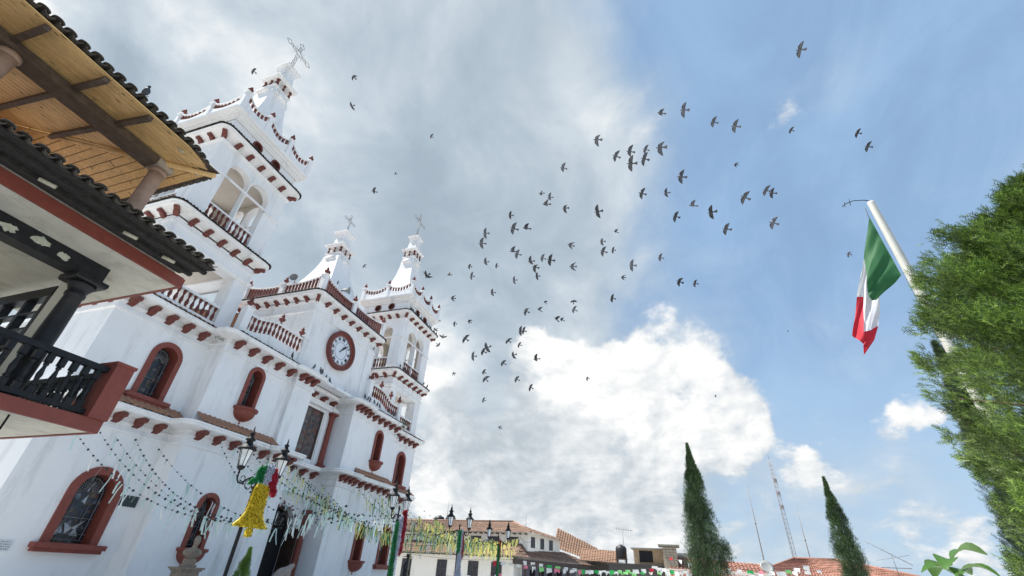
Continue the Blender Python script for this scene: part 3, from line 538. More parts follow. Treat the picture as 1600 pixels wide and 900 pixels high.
# ---------------------------------------------------------------- bell towers
BEIGE = mat('beige_shade_tone', (.52, .475, .42), .9, .08, 1.2, (.34, .31, .27), 1.6, .5, .2, 14)  # beige darker than the wall white; interior shade is put into this colour
def tower(cx, cy, dz=0.0):
    h = 2.35; x0, x1, y0, y1 = cx-h, cx+h, cy-h, cy+h
    SQ = [(x0, y0), (x1, y0), (x1, y1), (x0, y1)]
    # open lower storey
    mb = MB(); zt = 14.86+dz
    mb.box(x0, x1, y0, y1, 10.92, 11.18)
    faces = [(FY(y0), x0, x1, 0), (FYb(y1), x0, x1, 0), (FX(x0), y0+.8, y1-.8, 1), (FXb(x1), y0+.8, y1-.8, 1)]
    for fn, a, b, side in faces:
        wa = .0 if side else .82
        if side: panel(mb, rect(a, b, 13.95+dz, zt), [], fn, 0, .8)
        else:
            panel(mb, [(a, 11.18), (a+wa, 11.18), (a+wa, 13.95+dz), (b-wa, 13.95+dz), (b-wa, 11.18), (b, 11.18), (b, zt), (a, zt)], [], fn, 0, .8)
    ch(mb, 'loggia_wall', WHITE)
    mb = MB(); mb.box(x0+.803, x1-.803, y0+.803, y1-.803, 14.05+dz, 14.6+dz); ch(mb, 'loggia_ceiling', BEIGE)  # ceiling carries the same shade-darkened beige
    mb = MB()
    ring(mb, SQ, [(.004, 13.82), (.06, 13.85), (.06, 13.93), (.10, 13.95), (.10, 14.03), (.004, 14.06)])
    for (px_, py_) in SQ:
        sx = 1 if px_ < cx else -1; sy = 1 if py_ < cy else -1
        mb.box(min(px_-.03*sx, px_+.86*sx), max(px_-.03*sx, px_+.86*sx), min(py_-.03*sy, py_+.86*sy), max(py_-.03*sy, py_+.86*sy), 13.60, 13.72)
    ring(mb, SQ, [(.004, 14.5+dz), (.05, 14.52+dz), (.05, 14.6+dz), (.01, 14.62+dz)])
    def eave(z):
        ring(mb, SQ, [(.005, z-.30), (.04, z-.28), (.05, z-.22), (.42, z-.10, .36), (.50, z-.07, .44), (.50, z+.02, .44), (.55, z+.04, .5), (.55, z+.11, .5), (.004, z+.22, .02)])
    ch(mb, 'tower_cornice', WHITE); mb = MB(); eave(15.24+dz); ch(mb, 'tower_eave', WHITE); mb = MB(); eave(20.68+dz); ch(mb, 'tower_eave', WHITE); mb = MB()
    # belfry mouldings
    ring(mb, SQ, [(.004, 20.05+dz), (.05, 20.07+dz), (.05, 20.15+dz), (.10, 20.17+dz), (.10, 20.23+dz), (.01, 20.25+dz)])
    ch(mb, 'tower_cornice', WHITE)
    # belfry with two arches to each face
    mb = MB()
    arches = [arch_pts(cx-.68, .66, 15.62+dz, 19.62+dz), arch_pts(cx+.68+.02, .66, 15.62+dz, 19.62+dz)]
    archs = [arch_pts(cy-.68, .66, 15.62+dz, 19.62+dz), arch_pts(cy+.68+.02, .66, 15.62+dz, 19.62+dz)]
    panel(mb, rect(x0, x1, 15.3+dz, 20.6+dz), arches, FY(y0), 0, .42)
    panel(mb, rect(x0, x1, 15.3+dz, 20.6+dz), arches, FYb(y1), 0, .42)
    panel(mb, rect(y0+.42, y1-.42, 15.3+dz, 20.6+dz), archs, FX(x0), 0, .42)
    panel(mb, rect(y0+.42, y1-.42, 15.3+dz, 20.6+dz), archs, FXb(x1), 0, .42)
    mb.box(x0+.42, x1-.42, y0+.42, y1-.42, 15.2+dz, 15.45+dz)
    ch(mb, 'belfry_wall', WHITE)
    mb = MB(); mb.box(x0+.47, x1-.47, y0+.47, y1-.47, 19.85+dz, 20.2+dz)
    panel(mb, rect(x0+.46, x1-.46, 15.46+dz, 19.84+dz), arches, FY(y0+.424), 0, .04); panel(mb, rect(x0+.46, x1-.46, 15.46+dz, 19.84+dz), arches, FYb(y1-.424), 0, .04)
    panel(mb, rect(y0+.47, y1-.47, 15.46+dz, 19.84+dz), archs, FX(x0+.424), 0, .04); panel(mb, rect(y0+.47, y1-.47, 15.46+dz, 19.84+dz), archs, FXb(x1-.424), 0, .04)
    ch(mb, 'belfry_shade_lining', BEIGE)  # inner skin and ceiling added so the belfry interior reads shaded
    mb = MB()   # tie bars and capitals
    zb = 18.42+dz
    for s in (-1, 1):
        mb.box(x0-.05, x1+.05, (y0 if s < 0 else y1)-.05, (y0 if s < 0 else y1)+.05, zb, zb+.09)
        mb.box((x0 if s < 0 else x1)-.05, (x0 if s < 0 else x1)+.05, y0+.051, y1-.051, zb+.001, zb+.091)
        for k, a in enumerate((cx-h+.45, cx+.01, cx+h-.45)):
            w = .52 if k != 1 else .08; 
        for a, w in ((x0+.47, .52), (cx+.01, .10), (x1-.47, .52)):
            mb.box(a-w, a+w, (y0 if s < 0 else y1)-.09, (y0 if s < 0 else y1)+.09, zb-.10, zb-.002)
        for a, w in ((y0+.47, .37), (cy+.01, .10), (y1-.47, .37)):
            mb.box((x0 if s < 0 else x1)-.085, (x0 if s < 0 else x1)+.085, a-w, a+w, zb-.101, zb-.003)
    ch(mb, 'impost_band', WHITE)
    for b_ in (cx-.68, cx+.70):
        balustrade((b_-.66, y0+.12), (b_+.66, y0+.12), cst(15.78+dz), cst(16.58+dz), 5, rail=.09, w=.09, base=15.6+dz)
        balustrade((b_-.66, y1-.12), (b_+.66, y1-.12), cst(15.78+dz), cst(16.58+dz), 0, rail=.09, w=.09, base=15.6+dz)
    for b_ in (cy-.68, cy+.70):
        balustrade((x0+.12, b_-.66), (x0+.12, b_+.66), cst(15.78+dz), cst(16.58+dz), 5, rail=.09, w=.09, base=15.6+dz)
        balustrade((x1-.12, b_-.66), (x1-.12, b_+.66), cst(15.78+dz), cst(16.58+dz), 0, rail=.09, w=.09, base=15.6+dz)
    # loggia balustrades
    balustrade((x0+.82, y0+.14), (x1-.82, y0+.14), cst(11.26), cst(12.0), 11, rail=.12, base=11.18)
    balustrade((x0+.14, y0+.82), (x0+.14, y1-.82), cst(11.26), cst(12.0), 11 if cx > 20 else 4, rail=.12, base=11.18)
    # attic with round vents
    vx = [circ_pts(cx-.62, 21.62+dz, .27), circ_pts(cx+.78, 21.62+dz, .27)]; vy = [circ_pts(cy-.62, 21.62+dz, .27), circ_pts(cy+.78, 21.62+dz, .27)]
    mb = MB()
    panel(mb, rect(x0+.03, x1-.03, 20.7+dz, 22.0+dz), vx, FY(y0+.03), 0, .4); panel(mb, rect(x0+.03, x1-.03, 20.7+dz, 22.0+dz), [], FYb(y1-.03), 0, .4)
    panel(mb, rect(y0+.43, y1-.43, 20.7+dz, 22.0+dz), vy, FX(x0+.03), 0, .4); panel(mb, rect(y0+.43, y1-.43, 20.7+dz, 22.0+dz), [], FXb(x1-.03), 0, .4)
    ch(mb, 'attic_wall', WHITE)
    for c_, fn in ((vx, FY(y0+.03)), (vy, FX(x0+.03))):
        for k, v in enumerate(c_):
            ctr = (cx-.62, cx+.78)[k] if c_ is vx else (cy-.62, cy+.78)[k]
            mb = MB(); panel(mb, circ_pts(ctr, 21.62+dz, .33), [circ_pts(ctr, 21.62+dz, .24)], fn, -.05, .3); v_ = ch(mb, 'round_vent', REDD)
            mb = MB(); panel(mb, circ_pts(ctr, 21.62+dz, .25), [], fn, .16, .2); sub(mb, 'vent_back', mat('vent_dark_red', (.07, .03, .03), .8), v_)
    mb = MB()
    ring(mb, SQ, [(.0, 21.92+dz), (.06, 21.95+dz), (.06, 22.03+dz), (.14, 22.07+dz, .05), (.16, 22.15+dz, .05), (.24, 22.17+dz, .1), (.26, 22.27+dz, .1), (.42, 22.34+dz, .2), (.45, 22.48+dz, .25), (.30, 22.56+dz, .2)])
    ch(mb, 'tower_cornice', WHITE); mb = MB(); mb.box(x0-.1, x1+.1, y0-.1, y1+.1, 22.2+dz, 22.57+dz); ch(mb, 'parapet_base', WHITE)
    # swagged parapet
    o = .22; q0x, q1x, q0y, q1y = x0-o, x1+o, y0-o, y1+o
    def swag(L): return (lambda t: 22.98+dz+.34*(2*t-1)**2), (lambda t: 23.36+dz+.36*(2*t-1)**2)
    fx = [q0x+(q1x-q0x)*k/3 for k in range(4)]; fy = [q0y+(q1y-q0y)*k/2 for k in range(3)]
    mb = MB(); posts = []
    for x in fx: posts += [(x, q0y), (x, q1y)]
    for y in fy[1:-1]: posts += [(q0x, y), (q1x, y)]
    for (px_, py_) in posts:
        mb = MB(); mb.lathe([(.14, 22.56+dz), (.14, 23.82+dz), (.18, 23.822+dz), (.18, 23.89+dz)], 4, (px_, py_, 0), sq=True); ch(mb, 'parapet_post', WHITE)
        chm('finial', FIN, (px_, py_, 23.89+dz), (0, 0, 0), (.85,)*3)
    for a, b in zip(fx, fx[1:]):
        zb_, zt_ = swag(0); balustrade((a+.14, q0y), (b-.14, q0y), zb_, zt_, 6, BAL2, .09, .10, base=22.5+dz); balustrade((a+.14, q1y), (b-.14, q1y), zb_, zt_, 0, BAL2, .09, .10, base=22.5+dz)
    for a, b in zip(fy, fy[1:]):
        zb_, zt_ = swag(0); balustrade((q0x, a+.14), (q0x, b-.14), zb_, zt_, 8, BAL2, .09, .10, base=22.5+dz); balustrade((q1x, a+.14), (q1x, b-.14), zb_, zt_, 0, BAL2, .09, .10, base=22.5+dz)
    # dark thin tiles along both eaves
    for z in (15.24, 20.68):
        eave_tiles('tile_row', SQ, True, .64, .0, z+.125+dz, z+.30+dz, .17, .055, .56, TILED, church).matrix_parent_inverse = Matrix.Translation(-Vector(church.location))
    corbels(SQ, 15.09+dz, .86, scale=.88); corbels(SQ, 20.53+dz, .86, scale=.88)
    spire(cx, cy, 22.5+dz, 1.0, [(2.05, 22.5), (1.70, 23.2), (1.34, 24.2), (1.07, 25.2), (.87, 26.2), (.74, 27.2), (.67, 28.1)], 28.0+dz, .68, 5.9-2.0)
def spire(cx, cy, zb, s, prof, zs, hw, _h):
    mb = MB()
    rows = [(a, b-zb+ (zb-prof[0][1])) for a, b in prof]
    vs = []; K = 6
    # square section spire whose faces bow inward
    mb.lathe([(a, b) for a, b in prof], 4, (cx, cy, zb-prof[0][1]), sq=True)
    z = zs
    for sx in (-1, 1):      # scroll volutes on the four faces
        mb.lathe([(0, -.30*s), (.20*s, -.30*s), (.24*s, 0), (.20*s, .30*s), (0, .30*s)], 10, (0, 0, 0)) if False else None
    ch(mb, 'spire', WHITE)
    mb = MB()
    for ax in (0, 1):
        for sg in (-1, 1):
            c0 = Vector((cx+(sg*(hw+.02*s) if ax == 0 else 0), cy+(sg*(hw+.02*s) if ax == 1 else 0), z+.02))
            d = Vector((0, 1, 0)) if ax == 0 else Vector((1, 0, 0))
            mb.tube([c0-d*.42*s*hw/.6, c0+d*.42*s*hw/.6], .19*s, 12)
            c1 = c0+Vector((0, 0, .26*s)); mb.tube([c1-d*.36*s*hw/.6-Vector((sg*.06 if ax == 0 else 0, sg*.06 if ax else 0, 0)), c1+d*.36*s*hw/.6-Vector((sg*.06 if ax == 0 else 0, sg*.06 if ax else 0, 0))], .13*s, 10)
    ch(mb, 'scroll', WHITE)
    z1 = z+.55*s
    mb = MB(); w = hw
    mb.lathe([(w*.95, -.5*s), (w*.88, 0), (w*1.02, .02), (w*1.02, .12*s)], 4, (cx, cy, z1), sq=True)
    mb.lathe([(w*.52, 0), (w*.52, .75*s)], 4, (cx, cy, z1+.1*s), sq=True)
    zc = z1+.80*s
    mb.lathe([(w*1.05, 0), (w*1.12, .06*s), (w*1.12, .14*s), (w*1.25, .18*s), (w*1.25, .26*s), (w*.98, .28*s), (w*.98, .42*s), (w*.85, .46*s), (w*.85, .58*s), (w*.70, .60*s), (w*.66, 1.05*s), (w*.60, 1.25*s), (w*.62, 1.6*s), (w*.74, 1.85*s), (w*.9, 2.0*s), (w*.9, 2.12*s), (w*.3, 2.14*s), (w*.2, 2.34*s), (.03, 2.36*s)], 4, (cx, cy, zc), sq=True)
    ch(mb, 'lantern_cap', WHITE)
    for i in range(3):
        for (dx, dy) in ((-1, 0), (1, 0), (0, -1), (0, 1)):
            t = (i-1)*.78*w; px_, py_ = (cx+dx*w*.86+ (t if dx == 0 else 0), cy+dy*w*.86+(t if dy == 0 else 0))
            chm('lantern_baluster', BAL, (px_, py_, z1+.12*s), (0, 0, 0), (1.1*s, 1.1*s, .70*s))
    cross(cx, cy, zc+2.3*s, 3.4*s if s >= 1 else 2.0)
def cross(cx, cy, z, H):
    k = H/3.4; mb = MB()
    def T(pts, r=.022): mb.tube([(cx+a, cy+(0 if len(p) == 2 else p[2]), z+b) for p in pts for a, b in [p[:2]]], r*max(k, .8), 5)
    w = .11*k
    zc = 2.25*k
    for s in (-1, 1):
        T([(s*w, 0), (s*w, zc-.2*k)]); T([(s*w, zc+.2*k), (s*w, 3.0*k), (s*.24*k, 3.12*k), (0, 3.4*k)])
        T([(s*.2*k, zc+w), (s*.8*k, zc+w), (s*.9*k, zc+.24*k), (s*1.2*k, zc)]); T([(s*.2*k, zc-w), (s*.8*k, zc-w), (s*.9*k, zc-.24*k), (s*1.2*k, zc)])
        T([(s*w, .4*k), (-s*w, .75*k), (s*w, 1.1*k), (-s*w, 1.45*k), (s*w, 1.8*k)], .014)
        T([(s*w, zc+.2*k), (-s*w, zc+.5*k), (s*w, zc+.75*k)], .014); T([(s*.25*k, zc+w), (s*.45*k, zc-w), (s*.65*k, zc+w), (s*.85*k, zc-w)], .014)
    T([(.2*k*math.cos(t), zc+.2*k*math.sin(t)) for t in [2*PI*i/12 for i in range(13)]])
    for sx in (-1, 1):
        for sz in (-1, 1): T([(sx*w, zc+sz*w), (sx*.42*k, zc+sz*.42*k)], .014)
    T([(0, -.1), (0, 3.4*k)], .012)
    ch(mb, 'cross', HORN)
TX1, TX2, TY = 11.68, 31.0, 22.35
tower(TX1, TY); tower(TX2, TY, -.22)

# ---------------------------------------------------------------- clock block
BX0, BX1, BY0, BY1 = 18.28, 24.85, 19.45, 25.6
SQ = [(BX0, BY0), (BX1, BY0), (BX1, BY1), (BX0, BY1)]
mb = MB(); mb.box(BX0, BX1, BY0, BY1, ZT-.02, 15.9)
for a, b in ((BX0, BX0+.75), (BX1-.75, BX1)): mb.box(a-.04*(a == BX0), b+.04*(b == BX1), BY0-.05, BY0-.003, 10.98, 14.7)
mb.box(BX0-.05, BX0-.003, BY0-.04, BY0+.7, 10.99, 14.69)
ch(mb, 'clock_block_wall', WHITE)
mb = MB()
ring(mb, SQ, [(.004, 14.68), (.09, 14.72), (.09, 14.82), (.05, 14.84), (.05, 14.9), (.004, 14.93)])
ring(mb, SQ, [(.004, 15.34), (.05, 15.36), (.05, 15.42), (.10, 15.44), (.10, 15.5), (.01, 15.52)])
z = 15.84
ring(mb, SQ, [(.005, z-.22), (.05, z-.2), (.44, z-.08, .38), (.52, z-.06, .46), (.52, z+.03, .46), (.57, z+.05, .5), (.57, z+.12, .5), (.004, z+.24, .02)])
mb.box(BX0+.01, BX1-.01, BY0+.01, BY1-.01, 15.9, 16.3)
ch(mb, 'clock_block_cornice', WHITE)
eave_tiles('tile_row', SQ, True, .66, .0, z+.135, z+.30, .19, .055, .56, TILED, church).matrix_parent_inverse = Matrix.Translation(-Vector(church.location))
corbels(SQ, 15.70, .82, scale=.86, skip=(1, 2))
o = .12; q0x, q1x, q0y, q1y = BX0-o, BX1+o, BY0-o, BY1+o
mxp, myp = (q0x+q1x)/2-.2, (q0y+q1y)/2
mb = MB()
for (px_, py_) in ((q0x, q0y), (mxp, q0y), (q1x, q0y), (q0x, myp), (q0x, q1y), (q1x, q1y), (q1x, myp), (mxp, q1y)):
    corner = px_ in (q0x, q1x) and py_ in (q0y, q1y); zz_ = 17.24 if corner else 17.02
    mb = MB(); mb.lathe([(.17, 16.0), (.17, zz_), (.21, zz_+.002), (.21, zz_+.08)], 4, (px_, py_, 0), sq=True); ch(mb, 'parapet_post', WHITE)
    chm('finial', FIN, (px_, py_, zz_+.08), (0, 0, 0), (.95,)*3)
def sw(up0, up1): return (lambda t: 16.24+.0*t+.10*(2*t-1)**2), (lambda t: 16.80+(up0*(1-t)**2+up1*t**2)*.42)
for a, b, u0, u1 in ((q0x, mxp, 1, .35), (mxp, q1x, .35, 1)):
    zb_, zt_ = sw(u0, u1); balustrade((a+.17, q0y), (b-.17, q0y), zb_, zt_, 13, BAL2, .09, .11, base=16.0); balustrade((a+.17, q1y), (b-.17, q1y), zb_, zt_, 0, BAL2, .09, .11, base=16.0)
for a, b, u0, u1 in ((q0y, myp, 1, .35), (myp, q1y, .35, 1)):
    zb_, zt_ = sw(u0, u1); balustrade((q0x, a+.17), (q0x, b-.17), zb_, zt_, 11, BAL2, .09, .11, base=16.0); balustrade((q1x, a+.17), (q1x, b-.17), zb_, zt_, 0, BAL2, .09, .11, base=16.0)
spire((BX0+BX1)/2, (BY0+BY1)/2-.2, 16.1, .82, [(2.9, 16.1), (2.2, 17.2), (1.62, 18.3), (1.22, 19.3), (.94, 20.2), (.78, 20.9), (.70, 21.5)], 21.25, .68, 2)
# clock
ccx, ccz, cy_ = 21.35, 13.42, BY0
mb = MB(); panel(mb, circ_pts(ccx, ccz, 1.26, 40), [circ_pts(ccx, ccz, .98, 40)], FY(cy_), -.20, -.003); clk = ch(mb, 'clock', RED)
mb = MB(); panel(mb, circ_pts(ccx, ccz, 1.30, 40), [circ_pts(ccx, ccz, 1.12, 40)], FY(cy_), -.26, -.201); sub(mb, 'rim', REDD, clk)
mb = MB(); panel(mb, circ_pts(ccx, ccz, 1.0, 40), [], FY(cy_), -.10, -.05); sub(mb, 'dial', CLOCKW, clk)
INK = mat('clock_ink', (.02, .02, .025), .5)
for i, s_ in enumerate(['XII', 'I', 'II', 'III', 'IIII', 'V', 'VI', 'VII', 'VIII', 'IX', 'X', 'XI']):
    c = bpy.data.curves.new('numeral', 'FONT'); c.body = s_; c.size = .27; c.align_x = 'CENTER'; c.align_y = 'CENTER'; c.extrude = .008; c.offset = .006
    t_ = bpy.data.objects.new('t', c); COL.objects.link(t_); dg = bpy.context.evaluated_depsgraph_get(); me = bpy.data.meshes.new_from_object(t_.evaluated_get(dg)); bpy.data.objects.remove(t_)
    me.materials.clear(); me.materials.append(INK); a = R_(30*i)
    me.transform(Matrix.Translation((ccx+.77*math.sin(a), cy_-.12, ccz+.77*math.cos(a))) @ Matrix.Rotation(a, 4, 'Y') @ Matrix.Rotation(PI/2, 4, 'X') @ Matrix.Diagonal((.85, 1, 1, 1)))
    o = link_mesh('numeral', me, clk)
mb = MB()
for rr_ in (.56, .94):
    panel(mb, circ_pts(ccx, ccz, rr_+.008, 40), [circ_pts(ccx, ccz, rr_-.008, 40)], FY(cy_), -.115, -.102)
for i in range(60):
    a = 2*PI*i/60; mb.tube([(ccx+.9*math.sin(a), cy_-.11, ccz+.9*math.cos(a)), (ccx+.94*math.sin(a), cy_-.11, ccz+.94*math.cos(a))], .008, 4)
sub(mb, 'minute_ring', INK, clk)
for ln, ang, w, yy in ((.60, 38, .075, -.15), (.88, 44, .045, -.17)):
    a = R_(ang); dx, dzz = math.sin(a), math.cos(a); mb = MB()
    pts = [(-.16, -.5), (-.16, .5), (.05, .35), (.55*ln, .9), (ln, 0), (.55*ln, -.9), (.05, -.35)]
    vs = []
    for d in (yy, yy+.015): vs += [(ccx+p*dx+q*w*dzz, cy_+d, ccz+p*dzz-q*w*dx) for p, q in pts]
    n = len(pts); mb.add(vs, [tuple(range(n)), tuple(range(2*n-1, n-1, -1))]+[(i, (i+1) % n, n+(i+1) % n, n+i) for i in range(n)]); sub(mb, 'hand', INK, clk)

# curved balustrades between towers and clock block
def ramp(a, b, t0, t1): return lambda t: a+(b-a)*(lambda q: q*q*(3-2*q))(min(1, max(0, (t-t0)/(t1-t0))))
yy = YB+.22
for (xa, xb, zb_, zt_, zlow) in ((14.0, 18.05, ramp(11.34, 11.72, .05, .45), ramp(12.12, 12.50, .1, .5), 10.86), (24.9, 28.95, ramp(11.72, 11.30, .3, .7), ramp(12.52, 12.04, .35, .8), 10.86)):
    balustrade((xa+.2, yy), (xb-.15, yy), zb_, zt_, 14, BAL, .10, .12, base=zlow)
mb = MB()
for x, z_ in ((14.0, 12.35), (18.08, 12.62), (24.92, 12.64), (28.95, 12.25)):
    mb = MB(); mb.lathe([(.2, 10.87), (.2, z_), (.24, z_+.002), (.24, z_+.09)], 4, (x, yy, 0), sq=True); ch(mb, 'parapet_post', WHITE)
for x, z_ in ((16.15, 12.62), (17.75, 12.62), (26.3, 12.62), (27.7, 12.35), (14.0, 12.44), (25.0, 12.73), (28.95, 12.34)): chm('finial', FIN, (x, yy, z_), (0, 0, 0), (1, 1, 1))
# low ledge under the clock where the pigeons sit
mb = MB(); mb.box(18.02, 24.73, YP+.01, BY0-.004, 10.74, 10.90); mb.box(19.44, 23.30, YP+.55, BY0-.01, 10.901, 11.1); ch(mb, 'ledge', WHITE)
# small plaques on the wall
mb = MB(); mb.box(12.86, 13.50, YA-.03, YA-.003, 3.18, 3.56); o = mb.build('wall_plaque', mat('green_black_plaque', (.03, .045, .045), .5, .2, 12)); tag(o, 'dark green-black plaque on the white church wall right of the big arched window', 'plaque')
mb = MB(); mb.box(9.72, 10.32, YA-.025, YA-.003, 1.56, 1.86); o = mb.build('wall_plaque', mat('pale_plaque', (.66, .68, .70), .5, .05, 6)); tag(o, 'small pale tablet with grey writing on the wall left of the big arched window', 'plaque')
mb = MB(); random.seed(2)
for r_i in range(4):
    x = 9.77
    while x < 10.27:
        w = random.uniform(.012, .03); mb.box(x, x+w, YA-.031, YA-.026, 1.79-.065*r_i, 1.82-.065*r_i); x += w+random.choice((.01, .012, .03))
o2 = mb.build('lettering', mat('grey_ink', (.25, .27, .29), .6)); o2.parent = o; o2['kind'] = 'stuff'
# loudspeakers on the clock block roof
def horn(x, y, z, ang):
    t = empty('horn_loudspeaker', (x, y, z), None, 'loudspeaker', rz=ang)
    mb = MB(); mb.lathe([(.07, 0), (.08, .1), (.12, .28), (.24, .48), (.27, .5), (.24, .49), (.1, .3), (0, .28)], 14)
    o = mb.build('horn', HORN, t); o.rotation_euler = (0, PI/2, 0); o.location = (0, 0, .42)
    mb = MB(); mb.tube([(0, 0, -.1), (0, 0, .40)], .025); mb.box(-.06, .06, -.05, .05, .3, .42); mb.build('bracket', HORN, t)
    return t
tag(horn(18.35, 22.0, 17.0, R_(-150)), 'grey horn loudspeaker on the left parapet of the church clock block')
tag(horn(20.3, 19.75, 17.15, R_(-70)), 'grey horn loudspeaker above the front parapet over the church clock')
# ================================================================ balcony building on the left
lb = empty('balcony_building', (3.0, 11, 0), 'old balcony building at left edge with tiled eaves, pine plank roof and black balusters', 'building')
def lbp(mb, name, m, par=None):
    o = mb.build(name, m); o.parent = par or lb
    if par is None: o.matrix_parent_inverse = Matrix.Translation(-Vector(lb.location))
    return o
def lbm(name, me, loc, rot=(0, 0, 0), scale=(1, 1, 1)):
    o = link_mesh(name, me, lb, loc, rot, scale); o.matrix_parent_inverse = Matrix.Translation(-Vector(lb.location)); return o
SOFF = mat('stained_soffit', (.58, .56, .49), .9, .12, 2.2, (.16, .14, .11), 2.6, .6, .3, 20)
WALLB = mat('beige_wall', (.66, .64, .58), .9, .08, 1.2, (.3, .28, .24), 1.5, .4, .2, 20)
X0 = -7.0
mb = MB(); mb.box(X0, 5.18, 9.62, 13.4, 3.43, 3.60); lbp(mb, 'balcony_slab', SOFF)
mb = MB(); mb.box(X0, 5.20, 9.55, 9.618, 3.41, 3.63); mb.box(5.182, 5.24, 9.551, 13.4, 3.412, 3.628); lbp(mb, 'balcony_fascia', RED)
mb = MB(); mb.box(4.93, 5.26, 9.50, 9.97, 3.631, 4.60); mb.box(4.91, 5.28, 9.48, 9.99, 4.601, 4.66); lbp(mb, 'balcony_pier', RED)
mb = MB(); mb.box(X0, 4.92, 9.62, 9.74, 4.44, 4.54); mb.box(X0, 4.92, 9.63, 9.73, 3.68, 3.76); lbp(mb, 'railing', BLACKP)
mb = MB(); mb.box(5.04, 5.14, 9.98, 13.2, 4.44, 4.54); mb.box(5.05, 5.13, 9.98, 13.2, 3.68, 3.76); lbp(mb, 'railing', BLACKP)
mb = MB()
mb.lathe([(.046, 0), (.046, .12)], 4, sq=True); mb.lathe([(.03, .12), (.045, .16), (.028, .19), (.034, .23), (.048, .31), (.03, .42), (.026, .46), (.044, .49), (.026, .52)], 8); mb.lathe([(.044, .52), (.044, .68)], 4, sq=True)
BB = mb.build('baluster', BLACKP, me_only=True)
x = 4.80
while x > 1.2: lbm('baluster', BB, (x, 9.68, 3.76)); x -= .185
y = 10.15
while y < 13.1: lbm('baluster', BB, (5.09, y, 3.76)); y += .2
def bigcol(x, y):
    mb = MB(); mb.lathe([(.19, 0), (.19, .1), (.145, .16), (.155, .5), (.155, 1.3), (.135, 1.98), (.155, 2.0), (.155, 2.06), (.14, 2.08), (.17, 2.16), (.21, 2.22), (.21, 2.26)], 20, (x, y, 3.6))
    mb.lathe([(.25, 2.26), (.27, 2.30), (.27, 2.37)], 4, (x, y, 3.6), sq=True); lbp(mb, 'balcony_column', BLACKP)
bigcol(3.98, 10.05); bigcol(.9, 10.05)
mb = MB(); mb.box(X0, 4.16, 9.88, 10.2, 5.972, 6.298); lbp(mb, 'lintel_beam', BLACKP)
# flaked paint patches on the beam, raised plaster edge
mb = MB()
for cx_, cz_, r in ((2.62, 6.10, .07), (3.42, 6.10, .06), (3.05, 6.16, .075)):
    pts = [(cx_+r*random.uniform(.6, 1.35)*math.cos(2*PI*k/19)*1.7, cz_+r*random.uniform(.7, 1.35)*math.sin(2*PI*k/19)) for k in range(19)]
    panel(mb, pts, [], FY(9.88), -.004, .001)
lbp(mb, 'flaked_patch', mat('old_whitewash', (.42, .44, .36), .9, .2, 20))
mb = MB(); mb.box(X0, 4.96, 9.10, 14, 6.30, 6.42); lbp(mb, 'soffit', SOFF)
mb = MB(); mb.box(X0, 4.965, 9.04, 9.098, 6.28, 6.50); mb.box(4.962, 5.02, 9.05, 14, 6.29, 6.49); lbp(mb, 'eave_fascia', RED)
# recessed window wall seen side-on, beige pilaster, back wall
mb = MB(); mb.box(4.10, 4.32, 10.62, 11.12, 3.6, 6.298); lbp(mb, 'pilaster', WALLB)
mb = MB(); mb.box(4.12, 4.30, 13.9, 16, 3.6, 6.298); mb.box(X0, 4.12, 15, 15.3, 0, 6.298); mb.box(3.6, 3.9, 12.6, 15, 0, 3.42); lbp(mb, 'wall', WALLB)
mb = MB()
mb.box(4.08, 4.27, 11.121, 13.9, 5.86, 6.08); mb.box(4.09, 4.27, 11.122, 11.24, 3.6, 5.859)
for y in (11.86, 12.62, 13.3): mb.box(4.11, 4.25, y, y+.10, 3.61, 5.858)
for z in (3.62, 4.42, 4.78, 5.14, 5.50): mb.box(4.115, 4.245, 11.241, 13.9, z, z+.05)
wdw = lbp(mb, 'glazed_door', BLACKP)
gm = bpy.data.materials.new('thin_clear_glass'); gm.use_nodes = True; N = gm.node_tree.nodes; b = N['Principled BSDF']; b.inputs['Base Color'].default_value = (.9, .93, .93, 1); b.inputs['Roughness'].default_value = .02; b.inputs['Transmission Weight'].default_value = 1; b.inputs['IOR'].default_value = 1.02
mb = MB(); mb.box(4.195, 4.205, 11.24, 13.9, 3.65, 5.86); lbp(mb, 'pane', gm, wdw)
# lower tiled eave: dark boards, tiles, pipes
UND = mat('near_black_boards', (.022, .020, .019), .95, .6, 10, (.07, .065, .06), 8, .6, .6, 25)  # near-black boards with slightly paler random blotches
mb = MB(); n = 9
for k in range(n):
    ya = 7.96+(9.04-7.96)*k/n; yb = 7.96+(9.04-7.96)*(k+1)/n-.008; f = lambda y: 6.36+.12*(y-7.9)
    mb.add([(X0, ya, f(ya)+.03), (4.82, ya, f(ya)+.03), (4.82, yb, f(yb)+.03), (X0, yb, f(yb)+.03), (X0, ya, f(ya)+.055), (4.82, ya, f(ya)+.055), (4.82, yb, f(yb)+.055), (X0, yb, f(yb)+.055)], [(0, 3, 2, 1), (4, 5, 6, 7), (0, 1, 5, 4), (1, 2, 6, 5), (2, 3, 7, 6), (3, 0, 4, 7)])
mb.box(X0, 4.84, 8.2, 8.28, 6.36, 6.42); mb.box(X0, 4.84, 8.62, 8.70, 6.40, 6.47)
o = lbp(mb, 'eave_boards', UND)
